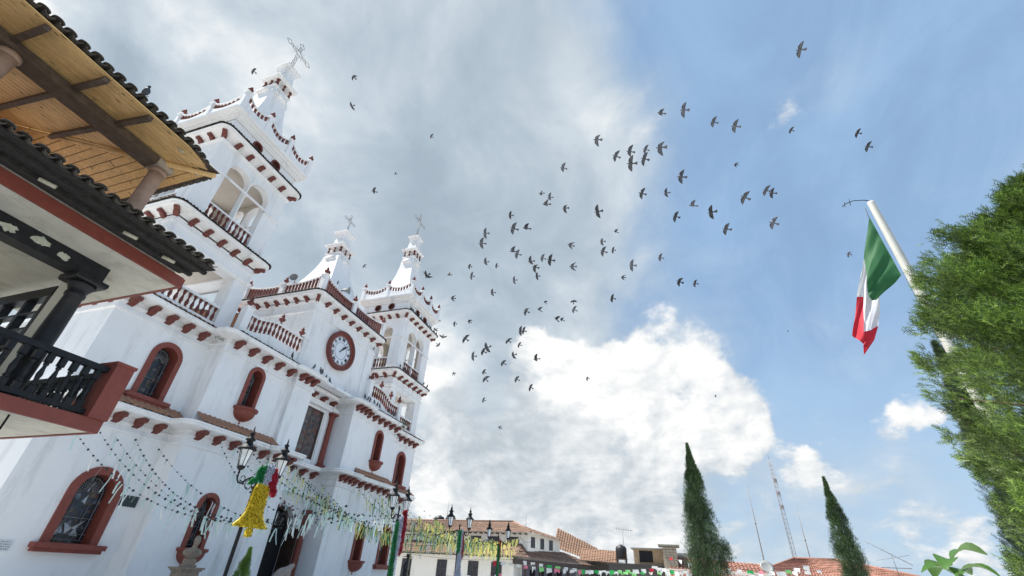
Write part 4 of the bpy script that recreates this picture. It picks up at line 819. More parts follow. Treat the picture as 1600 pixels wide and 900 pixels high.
def tile_mesh(r0, r1, ln, up=True, th=.016, n=7, m=None):
    mb = MB(); vs = []
    for (yy, r) in ((0, r0), (ln, r1)):
        for q in (0, th):
            for k in range(n+1):
                t = PI*k/n; s_ = 1 if up else -1; vs.append(((r-q)*math.cos(t), yy, s_*(r-q)*math.sin(t)*.62))
    w = n+1
    for k in range(n):
        mb.add([], [])
    f = []
    for k in range(n): f += [(k, k+1, 2*w+k+1, 2*w+k), (w+k, 3*w+k, 3*w+k+1, w+k+1), (k, w+k, w+k+1, k+1), (2*w+k, 2*w+k+1, 3*w+k+1, 3*w+k)]
    f += [(0, 2*w, 3*w, w), (n, w+n, 3*w+n, 2*w+n)]
    mb.add(vs, f, False); return mb.build('roof_tile', m, me_only=True)
TU = tile_mesh(.088, .07, .42, True, m=TILED, th=.012); TD = tile_mesh(.075, .065, .42, False, m=TILED, th=.012)
random.seed(11)
def tile_field(xa, xb, ya, z_, slope, rows, pitch=.2, axis='y', sgn=1):
    n = int((xb-xa)/pitch); tilt = math.atan(slope)
    for r in range(rows):
        for k in range(n+1):
            x = xa+k*pitch; j = random.uniform(-.012, .012)
            yy = ya+r*.36*math.cos(tilt); zz_ = z_+r*.36*math.sin(tilt)
            if axis == 'y':
                lbm('roof_tile', TU, (x+j, yy+random.uniform(-.02, .02), zz_+.075), (tilt+random.uniform(-.03, .03), random.uniform(-.04, .04), random.uniform(-.03, .03)))
                if r < 1: lbm('roof_tile', TD, (x+pitch/2, yy-.01, zz_+.068), (tilt, 0, random.uniform(-.03, .03)))
            else:
                lbm('roof_tile', TU, (ya-r*.36*math.cos(tilt), x+j, zz_+.075), (tilt, 0, PI/2+random.uniform(-.03, .03)))
                if r < 1: lbm('roof_tile', TD, (ya, x+pitch/2, zz_+.068), (tilt, 0, PI/2))
tile_field(1.2, 4.78, 7.88, 6.38, .12, 3)
# rest of the lower roof, out of view from the plaza
mb = MB(); k = 0
vs = []; fs = []
for i, (yy, zz_) in enumerate(((8.9, 6.62), (14.0, 7.4))):
    for q in range(121): vs.append((X0+(4.8-X0)*q/120, yy, zz_+.05*abs(math.sin(PI*q/2))))
fs = [(q, q+1, 122+q, 121+q) for q in range(120)]
mb.add(vs, fs); o = lbp(mb, 'lower_roof', TILE)
mb = MB(); mb.box(X0, 4.8, 9.1, 14, 6.43, 6.60); lbp(mb, 'roof_bed', SOFF)
for x in (2.15, 3.42, 4.14):
    mb = MB(); mb.tube([(x-.02, 8.45, 6.33), (x+.17, 8.36, 6.31)], .032, 8); mb.tube([(x+.171, 8.36, 6.31), (x+.172, 8.36, 6.31)], .022, 8); lbp(mb, 'bamboo_spout', mat('bamboo', (.45, .42, .33), .6, .2, 20))
# upper terrace roof
SLATE = mat('pinkish_column', (.33, .23, .18), .8, .18, 5, (.16, .12, .10), 3, .5, .2, 25)
for x in (3.80, 1.12):
    mb = MB(); mb.lathe([(.145, 0), (.145, 1.62), (.14, 2.0)], 16, (x, 9.70, 6.66)); 
    mb.lathe([(.15, 0), (.17, .03), (.17, .10)], 14, (x, 9.70, 8.56)); lbp(mb, 'terrace_column', SLATE)
mb = MB(); mb.box(X0, 3.62, 9.52, 9.90, 8.67, 8.855); lbp(mb, 'roof_beam', BEAM)
mb = MB(); mb.box(3.622, 3.97, 9.525, 9.895, 8.672, 8.853); lbp(mb, 'beam_end', mat('plastered_end', (.36, .33, .29), .9, .25, 8, (.1, .09, .08), 5, .7))
mb = MB(); mb.box(X0, 3.9, 13.3, 13.59, 8.67, 9.68); lbp(mb, 'roof_beam', BEAM)
fz = lambda y: 8.645+.21*(y-8.4)
hipx = lambda y: 4.28-.42*(y-8.4)
yy = 8.40; rows = 0
PL = .15
while yy < 13.6:
    y2 = yy+PL-.020; xa, xb = X0, min(hipx(yy), 4.22 if yy > 8.62 else 3.55+(yy-8.42)*3)
    c1 = min(hipx(y2), 4.22 if y2 > 8.62 else 3.55+(y2-8.42)*3)
    mb = MB(); th = .02
    vs = [(xa, yy, fz(yy)), (xb, yy, fz(yy)), (c1, y2, fz(y2)), (xa, y2, fz(y2))]; vs += [(a, b, c+th) for a, b, c in vs]
    mb.add(vs, [(0, 3, 2, 1), (4, 5, 6, 7), (0, 1, 5, 4), (1, 2, 6, 5), (2, 3, 7, 6), (3, 0, 4, 7)]); lbp(mb, 'plank', WOOD); yy += PL
# hip end planks run the other way
fx_ = lambda x: 8.645+.5*(4.28-x)
xx = 4.20
while xx > 2.2:
    x2 = xx-PL+.016; ya, yb = 8.34+(4.28-xx)/.42, 8.34+(4.28-x2)/.42
    ya = max(ya, 8.66); yb = max(yb, 8.66)
    vs = [(xx, ya, fx_(xx)), (x2, yb, fx_(x2)), (x2, 13.6, fx_(x2)), (xx, 13.6, fx_(xx))]; vs += [(a, b, c+.02) for a, b, c in vs]
    mb = MB(); mb.add(vs, [(0, 3, 2, 1), (4, 5, 6, 7), (0, 1, 5, 4), (1, 2, 6, 5), (2, 3, 7, 6), (3, 0, 4, 7)]); lbp(mb, 'plank', WOOD); xx -= PL
for x in (-2.7, -1.75, -.82, .10, 1.0, 1.92, 2.72):
    mb = MB(); w = .045; yb_ = min(13.4, 8.4+(4.28-x)/.42)
    vs = []
    for y_ in (8.46, yb_):
        for a, b in ((-w, -.11), (w, -.11), (w, -.004), (-w, -.004)): vs.append((x+a, y_, fz(y_)+b))
    mb.add(vs, [(0, 1, 2, 3), (7, 6, 5, 4), (0, 4, 5, 1), (1, 5, 6, 2), (2, 6, 7, 3), (3, 7, 4, 0)]); lbp(mb, 'rafter', BEAM)
mb = MB()   # hip rafter and end rafters
mb.tube([(4.22, 8.55, 8.63), (2.2, 13.3, 9.64)], .06, 6)
lbp(mb, 'hip_rafter', WOOD)
for y_ in ():
    mb = MB(); mb.tube([(4.2, y_, fx_(4.2)-.05), (2.6, y_, fx_(2.6)-.05)], .05, 4); lbp(mb, 'rafter', BEAM)
mb = MB()
for x in (3.45,): mb.tube([(x, 8.70, 8.66), (x+.11, 8.64, 8.65)], .022, 6)
mb.tube([(4.06, 9.0, 8.70), (4.15, 8.96, 8.67)], .02, 6); lbp(mb, 'bamboo_spout', mat('bamboo', (.45, .42, .33)))
tile_field(-1.4, 3.42, 8.32, 8.665, .21, 3)
for k, (tx, ty, tz, ra) in enumerate(((3.60, 8.36, 8.66, .15), (3.78, 8.42, 8.66, .3), (3.95, 8.50, 8.65, .5), (4.10, 8.60, 8.65, .8), (4.24, 8.74, 8.65, 1.1))):
    for r in range(2): lbm('roof_tile', TU, (tx-r*.3*math.sin(ra), ty+r*.3*math.cos(ra), tz+.08+r*.07), (.2, 0, ra))
    lbm('roof_tile', TD, (tx+.08, ty+.03, tz+.07), (.2, 0, ra))
tile_field(8.9, 13.6, 4.34, 8.66, .45, 2, axis='x')
mb = MB(); zt = .09
ya, yb = 8.6, 13.6
mb.add([(X0, 8.43, fz(8.43)+.03), (4.24, 8.43, fz(8.43)+.03), (4.24, 8.52, 8.70), (2.06, 13.62, fz(13.62)+.03), (X0, 13.62, fz(13.62)+.03), (4.24, 13.62, 8.70)], [(0, 1, 2, 3, 4), (2, 5, 3)])
lbp(mb, 'roof_underlay', BEAM)
# hanging lantern under the balcony
def lantern_bm(mb_f, mb_g, c, s=1.0):
    x, y, z = c
    mb_g.lathe([(.085*s, 0), (.155*s, .40*s)], 6, (x, y, z+.10*s), sm=False)
    for k in range(6):
        t = 2*PI*k/6; mb_f.tube([(x+.09*s*math.cos(t), y+.09*s*math.sin(t), z+.08*s), (x+.163*s*math.cos(t), y+.163*s*math.sin(t), z+.51*s)], .009*s, 4)
    mb_f.lathe([(.0, -.10*s), (.03*s, -.08*s), (.02*s, -.02*s), (.06*s, 0), (.10*s, .05*s), (.10*s, .09*s), (.03*s, .095*s)], 8, (x, y, z))
    mb_f.lathe([(.15*s, .495*s), (.235*s, .50*s), (.24*s, .53*s), (.18*s, .57*s), (.11*s, .64*s), (.085*s, .70*s), (.085*s, .73*s), (.13*s, .76*s), (.12*s, .79*s), (.06*s, .84*s), (.05*s, .90*s), (.075*s, .93*s), (.03*s, .97*s), (.012*s, 1.10*s), (0, 1.14*s)], 10, (x, y, z))
hl = empty('hanging_lantern', (4.12, 9.9, 2.7), 'black lantern hanging under the balcony at the left edge', 'lantern')
f_, g_ = MB(), MB(); lantern_bm(f_, g_, (0, 0, -.30), .75); f_.tube([(0, 0, .5), (0, 0, .73)], .015); f_.build('frame', IRON, hl); g_.build('glass', LAMPGLASS, hl)
# ================================================================ ground
mb = MB(); mb.add([(-1500, -1500, 0), (1500, -1500, 0), (1500, 1500, 0), (-1500, 1500, 0)], [(0, 1, 2, 3)])
g = mb.build('ground', mat('earth', (.24, .21, .16), .95, .2, .05), fix=False); g['kind'] = 'structure'
mb = MB(); mb.add([(-30, -40, .004), (70, -40, .004), (70, 60, .004), (-30, 60, .004)], [(0, 1, 2, 3)])
g = mb.build('plaza_paving', PAVE, fix=False); g['kind'] = 'structure'

def copy_tree(o, parent=None):
    c = o.copy(); COL.objects.link(c); c.parent = parent
    for q in list(o.children): copy_tree(q, c)
    return c
# ================================================================ twin-lantern street lamps
def street_lamp():
    t = empty('street_lamp', (0, 0, 0))
    mb = MB(); mb.lathe([(.16, 0), (.16, .25), (.10, .32), (.09, .8), (.05, .88), (.045, 3.25), (.07, 3.28), (.07, 3.34), (.035, 3.38), (.03, 3.75), (.05, 3.8), (0, 3.95)], 10); mb.build('pole', IRON, t)
    for s in (-1, 1):
        mb = MB()
        mb.tube([(0, 0, 3.50), (s*.18, 0, 3.56), (s*.34, 0, 3.48), (s*.46, 0, 3.36), (s*.58, 0, 3.36), (s*.65, 0, 3.44), (s*.66, 0, 3.58)], [.028, .028, .026, .024, .022, .02, .02], 6)
        mb.tube([(s*.1, 0, 3.3)]+[(s*(.24+.11*math.cos(a)), 0, 3.36+.11*math.sin(a)) for a in [PI-k*.6 for k in range(11)]], .013, 5)
        mb.tube([(s*(.47+.07*math.cos(a)), 0, 3.47+.07*math.sin(a)) for a in [k*.6 for k in range(10)]], .012, 5)
        mb.build('arm', IRON, t)
        f_, g_ = MB(), MB(); lantern_bm(f_, g_, (s*.66, 0, 3.66), 1.0)
        o = f_.build('lantern', IRON, t); g_.build('lantern_glass', LAMPGLASS, o)
    return t
lamp0 = street_lamp(); tag(lamp0, None, 'street lamp')
SPOTS = [(10.12, 10.75, 0.0, 'black twin-lantern street lamp carrying the yellow tinsel bell'),
         (17.98, 10.95, 0.12, 'black twin-lantern street lamp with tricolour tinsel drape by the right end of the church'),
         (24.95, 11.25, -0.5, 'black twin-lantern street lamp carrying a white tinsel bell'),
         (31.72, 11.40, -0.95, 'black twin-lantern street lamp with a thin green tinsel strip before the tiled house')]
for i, (x, y, rz, lab) in enumerate(SPOTS):
    o = lamp0 if i == 0 else copy_tree(lamp0); o.location = (x, y, 0); o.rotation_euler.z = rz
    tag(o, lab, 'street lamp', 'twin-lantern street lamps on the plaza')
o = copy_tree(lamp0); o.location = (38.5, -10.45, -1.42); o.rotation_euler.z = -.9
tag(o, 'black twin-lantern street lamp rising in front of the slim right cypress', 'street lamp', 'twin-lantern street lamps on the plaza')

# ================================================================ tinsel decorations
def tinsel_mat(name, col):
    m = bpy.data.materials.new(name); m.use_nodes = True; N = m.node_tree.nodes; L = m.node_tree.links; b = N['Principled BSDF']
    g = N.new('ShaderNodeNewGeometry'); r = N.new('ShaderNodeMapRange'); L.new(g.outputs['Random Per Island'], r.inputs[0]); r.inputs[3].default_value = .35; r.inputs[4].default_value = 1.5
    v = N.new('ShaderNodeVectorMath'); v.operation = 'SCALE'; v.inputs[0].default_value = col; L.new(r.outputs[0], v.inputs['Scale']); L.new(v.outputs[0], b.inputs['Base Color'])
    b.inputs['Metallic'].default_value = .25; b.inputs['Roughness'].default_value = .38; return m
TY_, TG, TW, TR = tinsel_mat('gold_tinsel', (.74, .57, .04)), tinsel_mat('green_tinsel', (.02, .22, .06)), tinsel_mat('silver_tinsel', (.55, .58, .66)), tinsel_mat('red_tinsel', (.42, .015, .03))
def inside(pt, poly):
    x, y = pt; c = False; j = len(poly)-1
    for i in range(len(poly)):
        if ((poly[i][1] > y) != (poly[j][1] > y)) and (x < (poly[j][0]-poly[i][0])*(y-poly[i][1])/(poly[j][1]-poly[i][1])+poly[i][0]): c = not c
        j = i
    return c
def tinsel(name, poly, m, depth=.07, dens=1500, par=None, bulge=None, seed=1, ln=.032):
    """a flat frame covered with short foil fringe; poly in (x, z) local to parent"""
    rnd = random.Random(seed); mb = MB()
    panel(mb, poly, [], lambda u, z, d: (u, d, z), -.015, .015)
    xs = [p[0] for p in poly]; zs = [p[1] for p in poly]; area = (max(xs)-min(xs))*(max(zs)-min(zs))
    for k in range(int(dens*area)):
        x, z = rnd.uniform(min(xs), max(xs)), rnd.uniform(min(zs), max(zs))
        if not inside((x, z), poly): continue
        for s in (-1, 1):
            a = rnd.uniform(-.9, .9); y = s*rnd.uniform(.02, depth); dx, dz = ln*math.sin(a), -ln*math.cos(a); w = .010
            nx, nz = math.cos(a)*w, math.sin(a)*w
            mb.add([(x-nx, y*.4, z-nz), (x+nx, y*.4, z+nz), (x+dx+nx, y, z+dz+nz), (x+dx-nx, y, z+dz-nz)], [(0, 1, 2, 3)])
    o = mb.build(name, m, par, fix=False); return o
bell = empty('tinsel_bell', (10.12, 10.58, 0), 'large yellow tinsel bell with green white and red bow fixed to the near street lamp', 'decoration')
def bellpoly(cx, zt, w, h):
    pr = [(0.16, 0), (.32, .03), (.42, .12), (.45, .30), (.47, .50), (.50, .68), (.72, .86), (.98, .98), (1.0, 1.0)]
    R = [(cx+w*a, zt-h*b) for a, b in pr]; Lf = [(cx-w*a, zt-h*b) for a, b in pr]; return Lf[::-1]+R if False else [(p[0], p[1]) for p in R]+[(p[0], p[1]) for p in Lf[::-1]]
tinsel('bell_body', bellpoly(0.10, 3.44, .56, 1.04), TY_, .07, 3600, bell, seed=3)
tinsel('clapper', circ_pts(0.12, 2.28, .11, 12), TY_, .06, 3600, bell, seed=4)
tinsel('bow_green', [(-.08, 3.86), (.0, 3.92), (.02, 3.44), (-.12, 3.50), (-.26, 3.38), (-.42, 3.36), (-.36, 3.5), (-.22, 3.56), (-.24, 3.72), (-.18, 3.84)], TG, .06, 3600, bell, seed=5)
tinsel('bow_white', [(.0, 3.92), (.18, 3.95), (.30, 3.90), (.24, 3.42), (.02, 3.44)], TW, .06, 3600, bell, seed=6)
tinsel('bow_red', [(.30, 3.90), (.40, 3.88), (.56, 3.60), (.52, 3.46), (.62, 3.36), (.62, 3.22), (.52, 3.16), (.40, 3.28), (.28, 3.34), (.24, 3.42)], TR, .06, 3600, bell, seed=7)
def drape(loc, label, parts, rz=0):
    t = empty('tinsel_drape', loc, label, 'decoration', rz=rz)
    for i, (nm, poly, m) in enumerate(parts): tinsel(nm, poly, m, .07, 2600, t, seed=20+i)
    return t
drape((18.0, 10.82, 0), 'long tricolour tinsel drape hanging on the second street lamp', [('red_strand', [(.12, 3.72), (.42, 3.80), (.50, 3.4), (.52, 2.6), (.44, 2.2), (.30, 2.1), (.26, 2.6), (.24, 3.3)], TR), ('white_strand', [(-.06, 3.45), (.14, 3.55), (.22, 2.6), (.14, 2.0), (.06, 1.4), (.0, 2.2)], TW), ('green_strand', [(-.28, 3.3), (-.10, 3.3), (-.06, 2.6), (.0, 1.9), (.06, 1.3), (-.12, 1.1), (-.24, 1.5), (-.32, 2.4)], TG)])
drape((24.95, 11.1, 0), 'tricolour tinsel strands over a white tinsel bell on the third street lamp', [('green_strand', [(-.30, 3.5), (-.06, 3.62), (-.08, 3.0), (-.10, 2.55), (-.36, 2.5), (-.40, 3.0)], TG), ('white_strand', [(-.04, 3.66), (.14, 3.66), (.14, 2.6), (-.04, 2.6)], TW), ('red_strand', [(.14, 3.5), (.30, 3.4), (.40, 2.8), (.44, 2.4), (.28, 2.2), (.15, 2.5)], TR), ('white_bell', bellpoly(-.02, 2.56, .52, 1.15), TW)])
drape((31.7, 11.28, 0), 'narrow green and red tinsel strip on the fourth street lamp', [('green_strand', [(-.28, 3.2), (-.06, 3.3), (-.06, 1.6), (-.10, 1.05), (-.24, 1.05), (-.28, 2.0)], TG), ('red_strand', [(-.02, 3.7), (.18, 3.5), (.14, 2.6), (.0, 2.4)], TR)])

# ================================================================ garlands
CORD = mat('garland_cord', (.06, .06, .06), .8); BEAD = mat('dark_bead', (.015, .022, .02), .5)
SP = mat('pale_green_streamer', (.58, .74, .70), .5, transl=.4); SY = mat('yellow_streamer', (.80, .72, .22), .5, transl=.4); SG = mat('green_streamer', (.05, .30, .12), .5, transl=.35); SWT = mat('white_streamer', (.75, .76, .76), .5, transl=.4)
GR = random.Random(12)
def garland(a, b, sag, label, mats, bead=.28, slen=.42, sden=3.0, bs=.045, grp='garlands strung between church and lamps'):
    a, b = Vector(a), Vector(b); L = (b-a).length; f = lambda t: a.lerp(b, t)+Vector((0, 0, -sag*4*t*(1-t)))
    pts = [f(i/24) for i in range(25)]
    root = MB().tube(pts, .0025, 3).build('garland', CORD); tag(root, label, 'garland', grp)
    mb = MB(); n = int(L/bead)
    for i in range(n):
        p = f((i+GR.uniform(.3, .7))/n); s = bs*GR.uniform(.7, 1.2); mb.lathe([(0, -s), (s, 0), (0, s)], 6, p, sm=False)
    mb.build('bead_row', BEAD, root)['kind'] = 'stuff'
    for m, sh in mats:
        mb = MB(); n = int(L*sden*sh)
        for i in range(n):
            p = f(GR.random()); l = slen*GR.uniform(.35, 1.35); a_ = GR.uniform(0, PI); w = .021*GR.uniform(.7, 1.3); dx, dy = math.cos(a_)*w, math.sin(a_)*w; cx_, cy_ = GR.uniform(-.28, .28)*l, GR.uniform(-.28, .28)*l
            vs = []
            for q in range(4):
                t = q/3; k = math.sin(t*5+a_)*.015
                vs += [(p.x-dx+cx_*t+k, p.y-dy+cy_*t, p.z-l*t), (p.x+dx+cx_*t+k, p.y+dy+cy_*t, p.z-l*t)]
            mb.add(vs, [(2*q, 2*q+1, 2*q+3, 2*q+2) for q in range(3)])
        mb.build('streamer_row', m, root, fix=False)['kind'] = 'stuff'
pale = [(SP, .75), (SWT, .25)]; mixd = [(SY, .5), (SP, .25), (SG, .25)]; yel = [(SY, .75), (SG, .25)]
LP1, LP2, LP3 = (10.15, 10.75, 3.3), (18.0, 10.95, 3.6), (24.95, 11.2, 3.5)
gl_a = ' pale beaded garland from the left on the church front'
ORD = ['first', 'second', 'third', 'fourth', 'fifth', 'sixth', 'seventh', 'eighth', 'ninth', 'tenth', 'eleventh', 'twelfth', 'thirteenth', 'fourteenth', 'fifteenth', 'sixteenth', 'seventeenth', 'eighteenth', 'nineteenth']
for gi, ((x, y, z), e, sg) in enumerate((((9.9, 19.35, 5.15), (13.2, 10.4, 3.25), 1.2), ((10.6, 19.35, 5.35), (13.6, 10.2, 3.35), 1.3), ((11.2, 19.35, 5.3), (16.2, 12.4, 3.35), 1.3), ((11.9, 19.35, 5.4), (12.6, 11.0, 3.0), 1.0), ((12.85, 19.35, 5.3), (17.0, 11.8, 3.5), 1.2), ((14.6, 18.4, 6.0), (15.0, 11.2, 3.2), 1.0), ((15.35, 18.4, 6.0), (17.6, 11.2, 3.4), 1.0), ((16.5, 18.4, 5.9), (17.7, 11.0, 3.5), .7))):
    garland((x, y, z), e, sg*1.15, ORD[gi]+gl_a, pale, .24, .46, 5.0, grp='pale garlands across the left church front')
gl_b = ' yellow-green garland from the left under the right church cornice'
for gi, ((x, y, z), e, sg) in enumerate((((17.4, 18.4, 5.9), (20.6, 11.4, 3.5), .9), ((18.6, 18.2, 5.9), (24.9, 11.2, 3.6), 1.2), ((19.2, 18.2, 5.8), (22.5, 11.6, 3.3), 1.0), ((20.8, 19.6, 5.8), (25.0, 11.3, 3.6), 1.2), ((21.8, 19.6, 5.7), (29, 12.0, 3.5), 1.2), ((23.0, 19.6, 5.7), (26.5, 12, 3.2), 1.2), ((24.4, 18.2, 5.8), (30.5, 12.4, 3.7), 1.1), ((25.6, 18.4, 5.9), (31.6, 11.6, 3.6), 1.2), ((27.0, 18.4, 5.9), (32.5, 12.6, 3.4), 1.1), ((28.6, 18.4, 5.9), (33.5, 12.8, 3.7), 1.0), ((30.4, 19.4, 5.9), (35.5, 13.2, 3.9), 1.1), ((32.0, 19.4, 5.9), (37, 13.4, 3.8), 1.1))):
    garland((x, y, z), e, sg*1.1, ORD[gi]+gl_b, mixd, .24, .52, 8.0, grp='yellow and green garlands across the right church front')
gl_c = 'dense yellow strip garland in front of the tiled plaza house'
for a, b, sg in (((34, 18.6, 5.6), (47, 14.6, 4.6), 1.0), ((34.2, 19, 5.2), (50, 17.5, 4.4), 1.0), ((34.2, 18, 4.8), (44, 14.4, 4.2), .8), ((33, 17, 5.0), (40, 13.2, 4.0), .8), ((34, 19.4, 4.6), (48, 15.5, 3.9), .8), ((36, 18.6, 5.2), (50, 15.8, 4.9), .7), ((34, 17.4, 4.4), (42, 13.2, 3.7), .7), ((37, 19.6, 5.0), (51, 19, 4.7), .6)):
    garland(a, b, sg, gl_c, yel, .5, .62, 8.0, .05, grp='yellow garlands in front of the plaza house')
# bunting of cut paper over the plaza
FLC = [mat('bunting_'+n, c, .6, transl=.4) for n, c in (('white', (.78, .78, .76)), ('red', (.55, .03, .05)), ('green', (.03, .40, .10)), ('pink', (.75, .22, .30)), ('light_green', (.25, .62, .22)))]
def bunting(a, b, sag, n, s, label):
    a, b = Vector(a), Vector(b); f = lambda t: a.lerp(b, t)+Vector((0, 0, -sag*4*t*(1-t))); d = (b-a).normalized()
    root = MB().tube([f(i/20) for i in range(21)], .006, 3).build('bunting_line', CORD); tag(root, label, 'bunting', 'bunting lines over the plaza')
    for i in range(n):
        p = f((i+.5)/n); q = MB(); w = s*GR.uniform(.4, .6); h = s*GR.uniform(.7, 1.2); tw = GR.uniform(-.5, .5); e = Vector((d.x, d.y, 0))*w; side = Vector((-d.y, d.x, 0))*tw*h
        k1, k2, k3 = GR.uniform(.5, 1.1), GR.uniform(.3, .9), GR.uniform(.5, 1.1); q.add([p-e, p+e, p+e*GR.uniform(.4, 1.3)+side+Vector((0, 0, -h*k1)), p+side*.7+Vector((0, 0, -h*k2)), p-e*GR.uniform(.4, 1.3)-side*.4+Vector((0, 0, -h*k3))], [(0, 1, 3), (1, 2, 3), (0, 3, 4)])
        q.build('paper_flag', GR.choice(FLC+FLC[:1]*6), root, fix=False)
bl = 'line of coloured paper flags low over the plaza before the tiled roofs'
BD = Vector((0, 0, -.52))
for a, b, sg, n, s in (((33.5, 12.4, 3.0), (36, 1.2, 3.1), .35, 22, .42), ((34, 10.5, 3.1), (37, -1.5, 3.15), .4, 22, .42), ((36, 2, 3.2), (36, -7.5, 3.6), .6, 18, .42), ((40, 1, 3.9), (36, -8.2, 3.35), .4, 15, .4), ((28, 12.8, 2.2), (33, 9.2, 2.1), .2, 14, .34), ((30, 14.2, 2.0), (36, 12.5, 2.3), .2, 12, .34)):
    bunting(Vector(a)+BD, Vector(b)+BD, sg, n, s*.75, bl)

# ================================================================ plaza house at the far end
def tiled_slope(name, p0, p1, q1, q0, m, par, pitch=.27, amp=.07, rows=None):
    """corrugated clay roof between eave p0-p1 and ridge q0-q1, tiles stepping down the slope"""
    p0, p1, q0, q1 = map(Vector, (p0, p1, q0, q1)); L = (p1-p0).length; n = max(4, int(L/pitch))*4; S = ((q0+q1)/2-(p0+p1)/2).length; rws = rows or max(2, int(S/.45))
    nr = (p1-p0).cross(q0-p0).normalized(); nr = nr if nr.z > 0 else -nr
    mb = MB(); r_ = random.Random(len(name)+n)
    for r in range(rws):
        vs = []; ra, rb = r/rws, (r+1.12)/rws
        for i in range(n+1):
            t = i/n; a, b = p0.lerp(p1, t), q0.lerp(q1, t); w = abs(math.sin(PI*i/4.0)); k = i//4
            jj = .012*math.sin(k*7.3+r*3.1)
            lo, hi = a.lerp(b, ra), a.lerp(b, min(1, rb)); vs.append(lo+nr*(amp*w+.045+jj)); vs.append(hi+nr*(amp*w*.8+.005+jj))
        mb.add(vs, [(2*i, 2*i+2, 2*i+3, 2*i+1) for i in range(n)], False)
        mb.add([vs[2*i] for i in range(n+1)]+[vs[2*i]-nr*.06 for i in range(n+1)], [(i, i+1, n+2+i, n+1+i) for i in range(n)])
    o = mb.build(name, m, None, fix=False); o['kind'] = 'stuff'; return o
def pchild(o, par):
    o.parent = par; o.matrix_parent_inverse = Matrix.Translation(-Vector(par.location)); return o
ROOF1 = mat('weathered_house_tiles', (.26, .165, .12), .9, .35, 2.5, (.13, .105, .09), 1.6, .85, isl=.2)
ROOF2 = mat('orange_house_tiles', (.29, .175, .115), .85, .25, 2.5, (.20, .13, .10), 1.6, .5, isl=.2)
ROOF3 = mat('red_house_tiles', (.29, .14, .10), .85, .25, 2.5, (.18, .11, .09), 1.6, .5, isl=.2)
hs = empty('plaza_house', (56, 22, 0), 'long two-storey white house with two tiers of weathered clay tile roof across the plaza', 'house')
def hp(mb, name, m, par=None):
    o = mb.build(name, m); 
    if par is None: pchild(o, hs)
    else: o.parent = par
    return o
mb = MB(); mb.prism([(56, 36), (56, 16.5), (64, 14.6), (72, 20), (72, 36)], 3.9, 5.95); mb.prism([(54.4, 37), (54.4, 17.6), (56.6, 17.6), (56.6, 37)], 0, 3.75)
mb.prism([(56.61, 36.5), (56.61, 17.55), (68, 13.6), (71.5, 20), (71.5, 36.5)], 0, 3.88)
hp(mb, 'wall', WHITE2)
def win_x(x, y, z, w, h, par, nm='window', m=BLACKP, dirn=(0, 1)):
    d = Vector((dirn[0], dirn[1], 0)).normalized(); nrm_ = Vector((-d.y, d.x, 0)); nrm_ = nrm_ if nrm_.x < 0 or (abs(nrm_.x) < .5 and nrm_.y < 0) else -nrm_
    P_ = Vector((x, y, 0)); mb = MB()
    def bxx(u0, u1, z0, z1, a, b):
        vs = [P_+d*u+nrm_*k+Vector((0, 0, zz)) for zz in (z0, z1) for u, k in ((u0, a), (u1, a), (u1, b), (u0, b))]
        mb.add(vs, [(0, 3, 2, 1), (4, 5, 6, 7), (0, 1, 5, 4), (1, 2, 6, 5), (2, 3, 7, 6), (3, 0, 4, 7)])
    for a, b in ((-w/2, -w/2+.07), (w/2-.07, w/2), (-.035, .035)): bxx(a, b, z, z+h, -.1, .05)
    for a, b in ((z, z+.07), (z+h-.07, z+h), (z+h*.5-.03, z+h*.5+.03)): bxx(-w/2+.071, w/2-.071, a, b, -.1, .045)
    o = mb.build(nm, m); pchild(o, par); mb = MB(); bxx(-w/2+.05, w/2-.05, z+.05, z+h-.05, -.02, .015); q = mb.build('pane', PANE); q.parent = o
    return o
SH = mat('dark_shutter', (.06, .045, .04), .7, .3, 10)
for y in (27.8, 23.0, 20.7, 18.3): win_x(56, y, 4.50, 1.35, .95, hs, m=SH)
for t in (.14, .42, .70):
    x, y = 56+8*t, 16.5-1.9*t; win_x(x, y, 4.45, .9, 1.1, hs, m=SH, dirn=(8, -1.9))
for y in (30.9, 26.3, 22.4, 19.6): win_x(54.4, y, 1.1 if y < 30 else .2, 1.25, 1.75 if y < 30 else 2.6, hs, m=SH)
for y in (36,): pass
pchild(tiled_slope('upper_roof', (55.1, 36.8, 5.80), (55.1, 15.9, 5.86), (60.0, 19.6, 7.35), (60.0, 36.8, 7.30), ROOF1, hs), hs)
pchild(tiled_slope('upper_roof', (55.1, 15.9, 5.86), (65.0, 13.6, 5.60), (66, 19.6, 7.2), (60.0, 19.6, 7.35), ROOF1, hs), hs)
pchild(tiled_slope('lower_roof', (53.2, 38, 3.50), (53.2, 17.0, 3.44), (56.02, 17.3, 4.78), (56.02, 37, 4.80), ROOF1, hs), hs)
pchild(tiled_slope('lower_roof', (53.2, 17.0, 3.44), (68.5, 11.0, 3.2), (66, 14.4, 4.45), (56.02, 17.3, 4.78), ROOF1, hs), hs)
mb = MB()
for y in [17.5+.7*k for k in range(28)]: mb.box(53.3, 54.4, y, y+.12, 3.33, 3.45)
for y in [16.6+.7*k for k in range(28)]: mb.box(55.2, 56.0, y, y+.12, 5.68, 5.80)
o = hp(mb, 'rafter_tails', SH); o['kind'] = 'stuff'
mb = MB(); mb.tube([(60, 19.6, 7.42), (60, 36.8, 7.38)], .13, 6); mb.tube([(55.1, 15.9, 5.95), (60, 19.6, 7.42)], .13, 6); hp(mb, 'ridge_tiles', ROOF1)
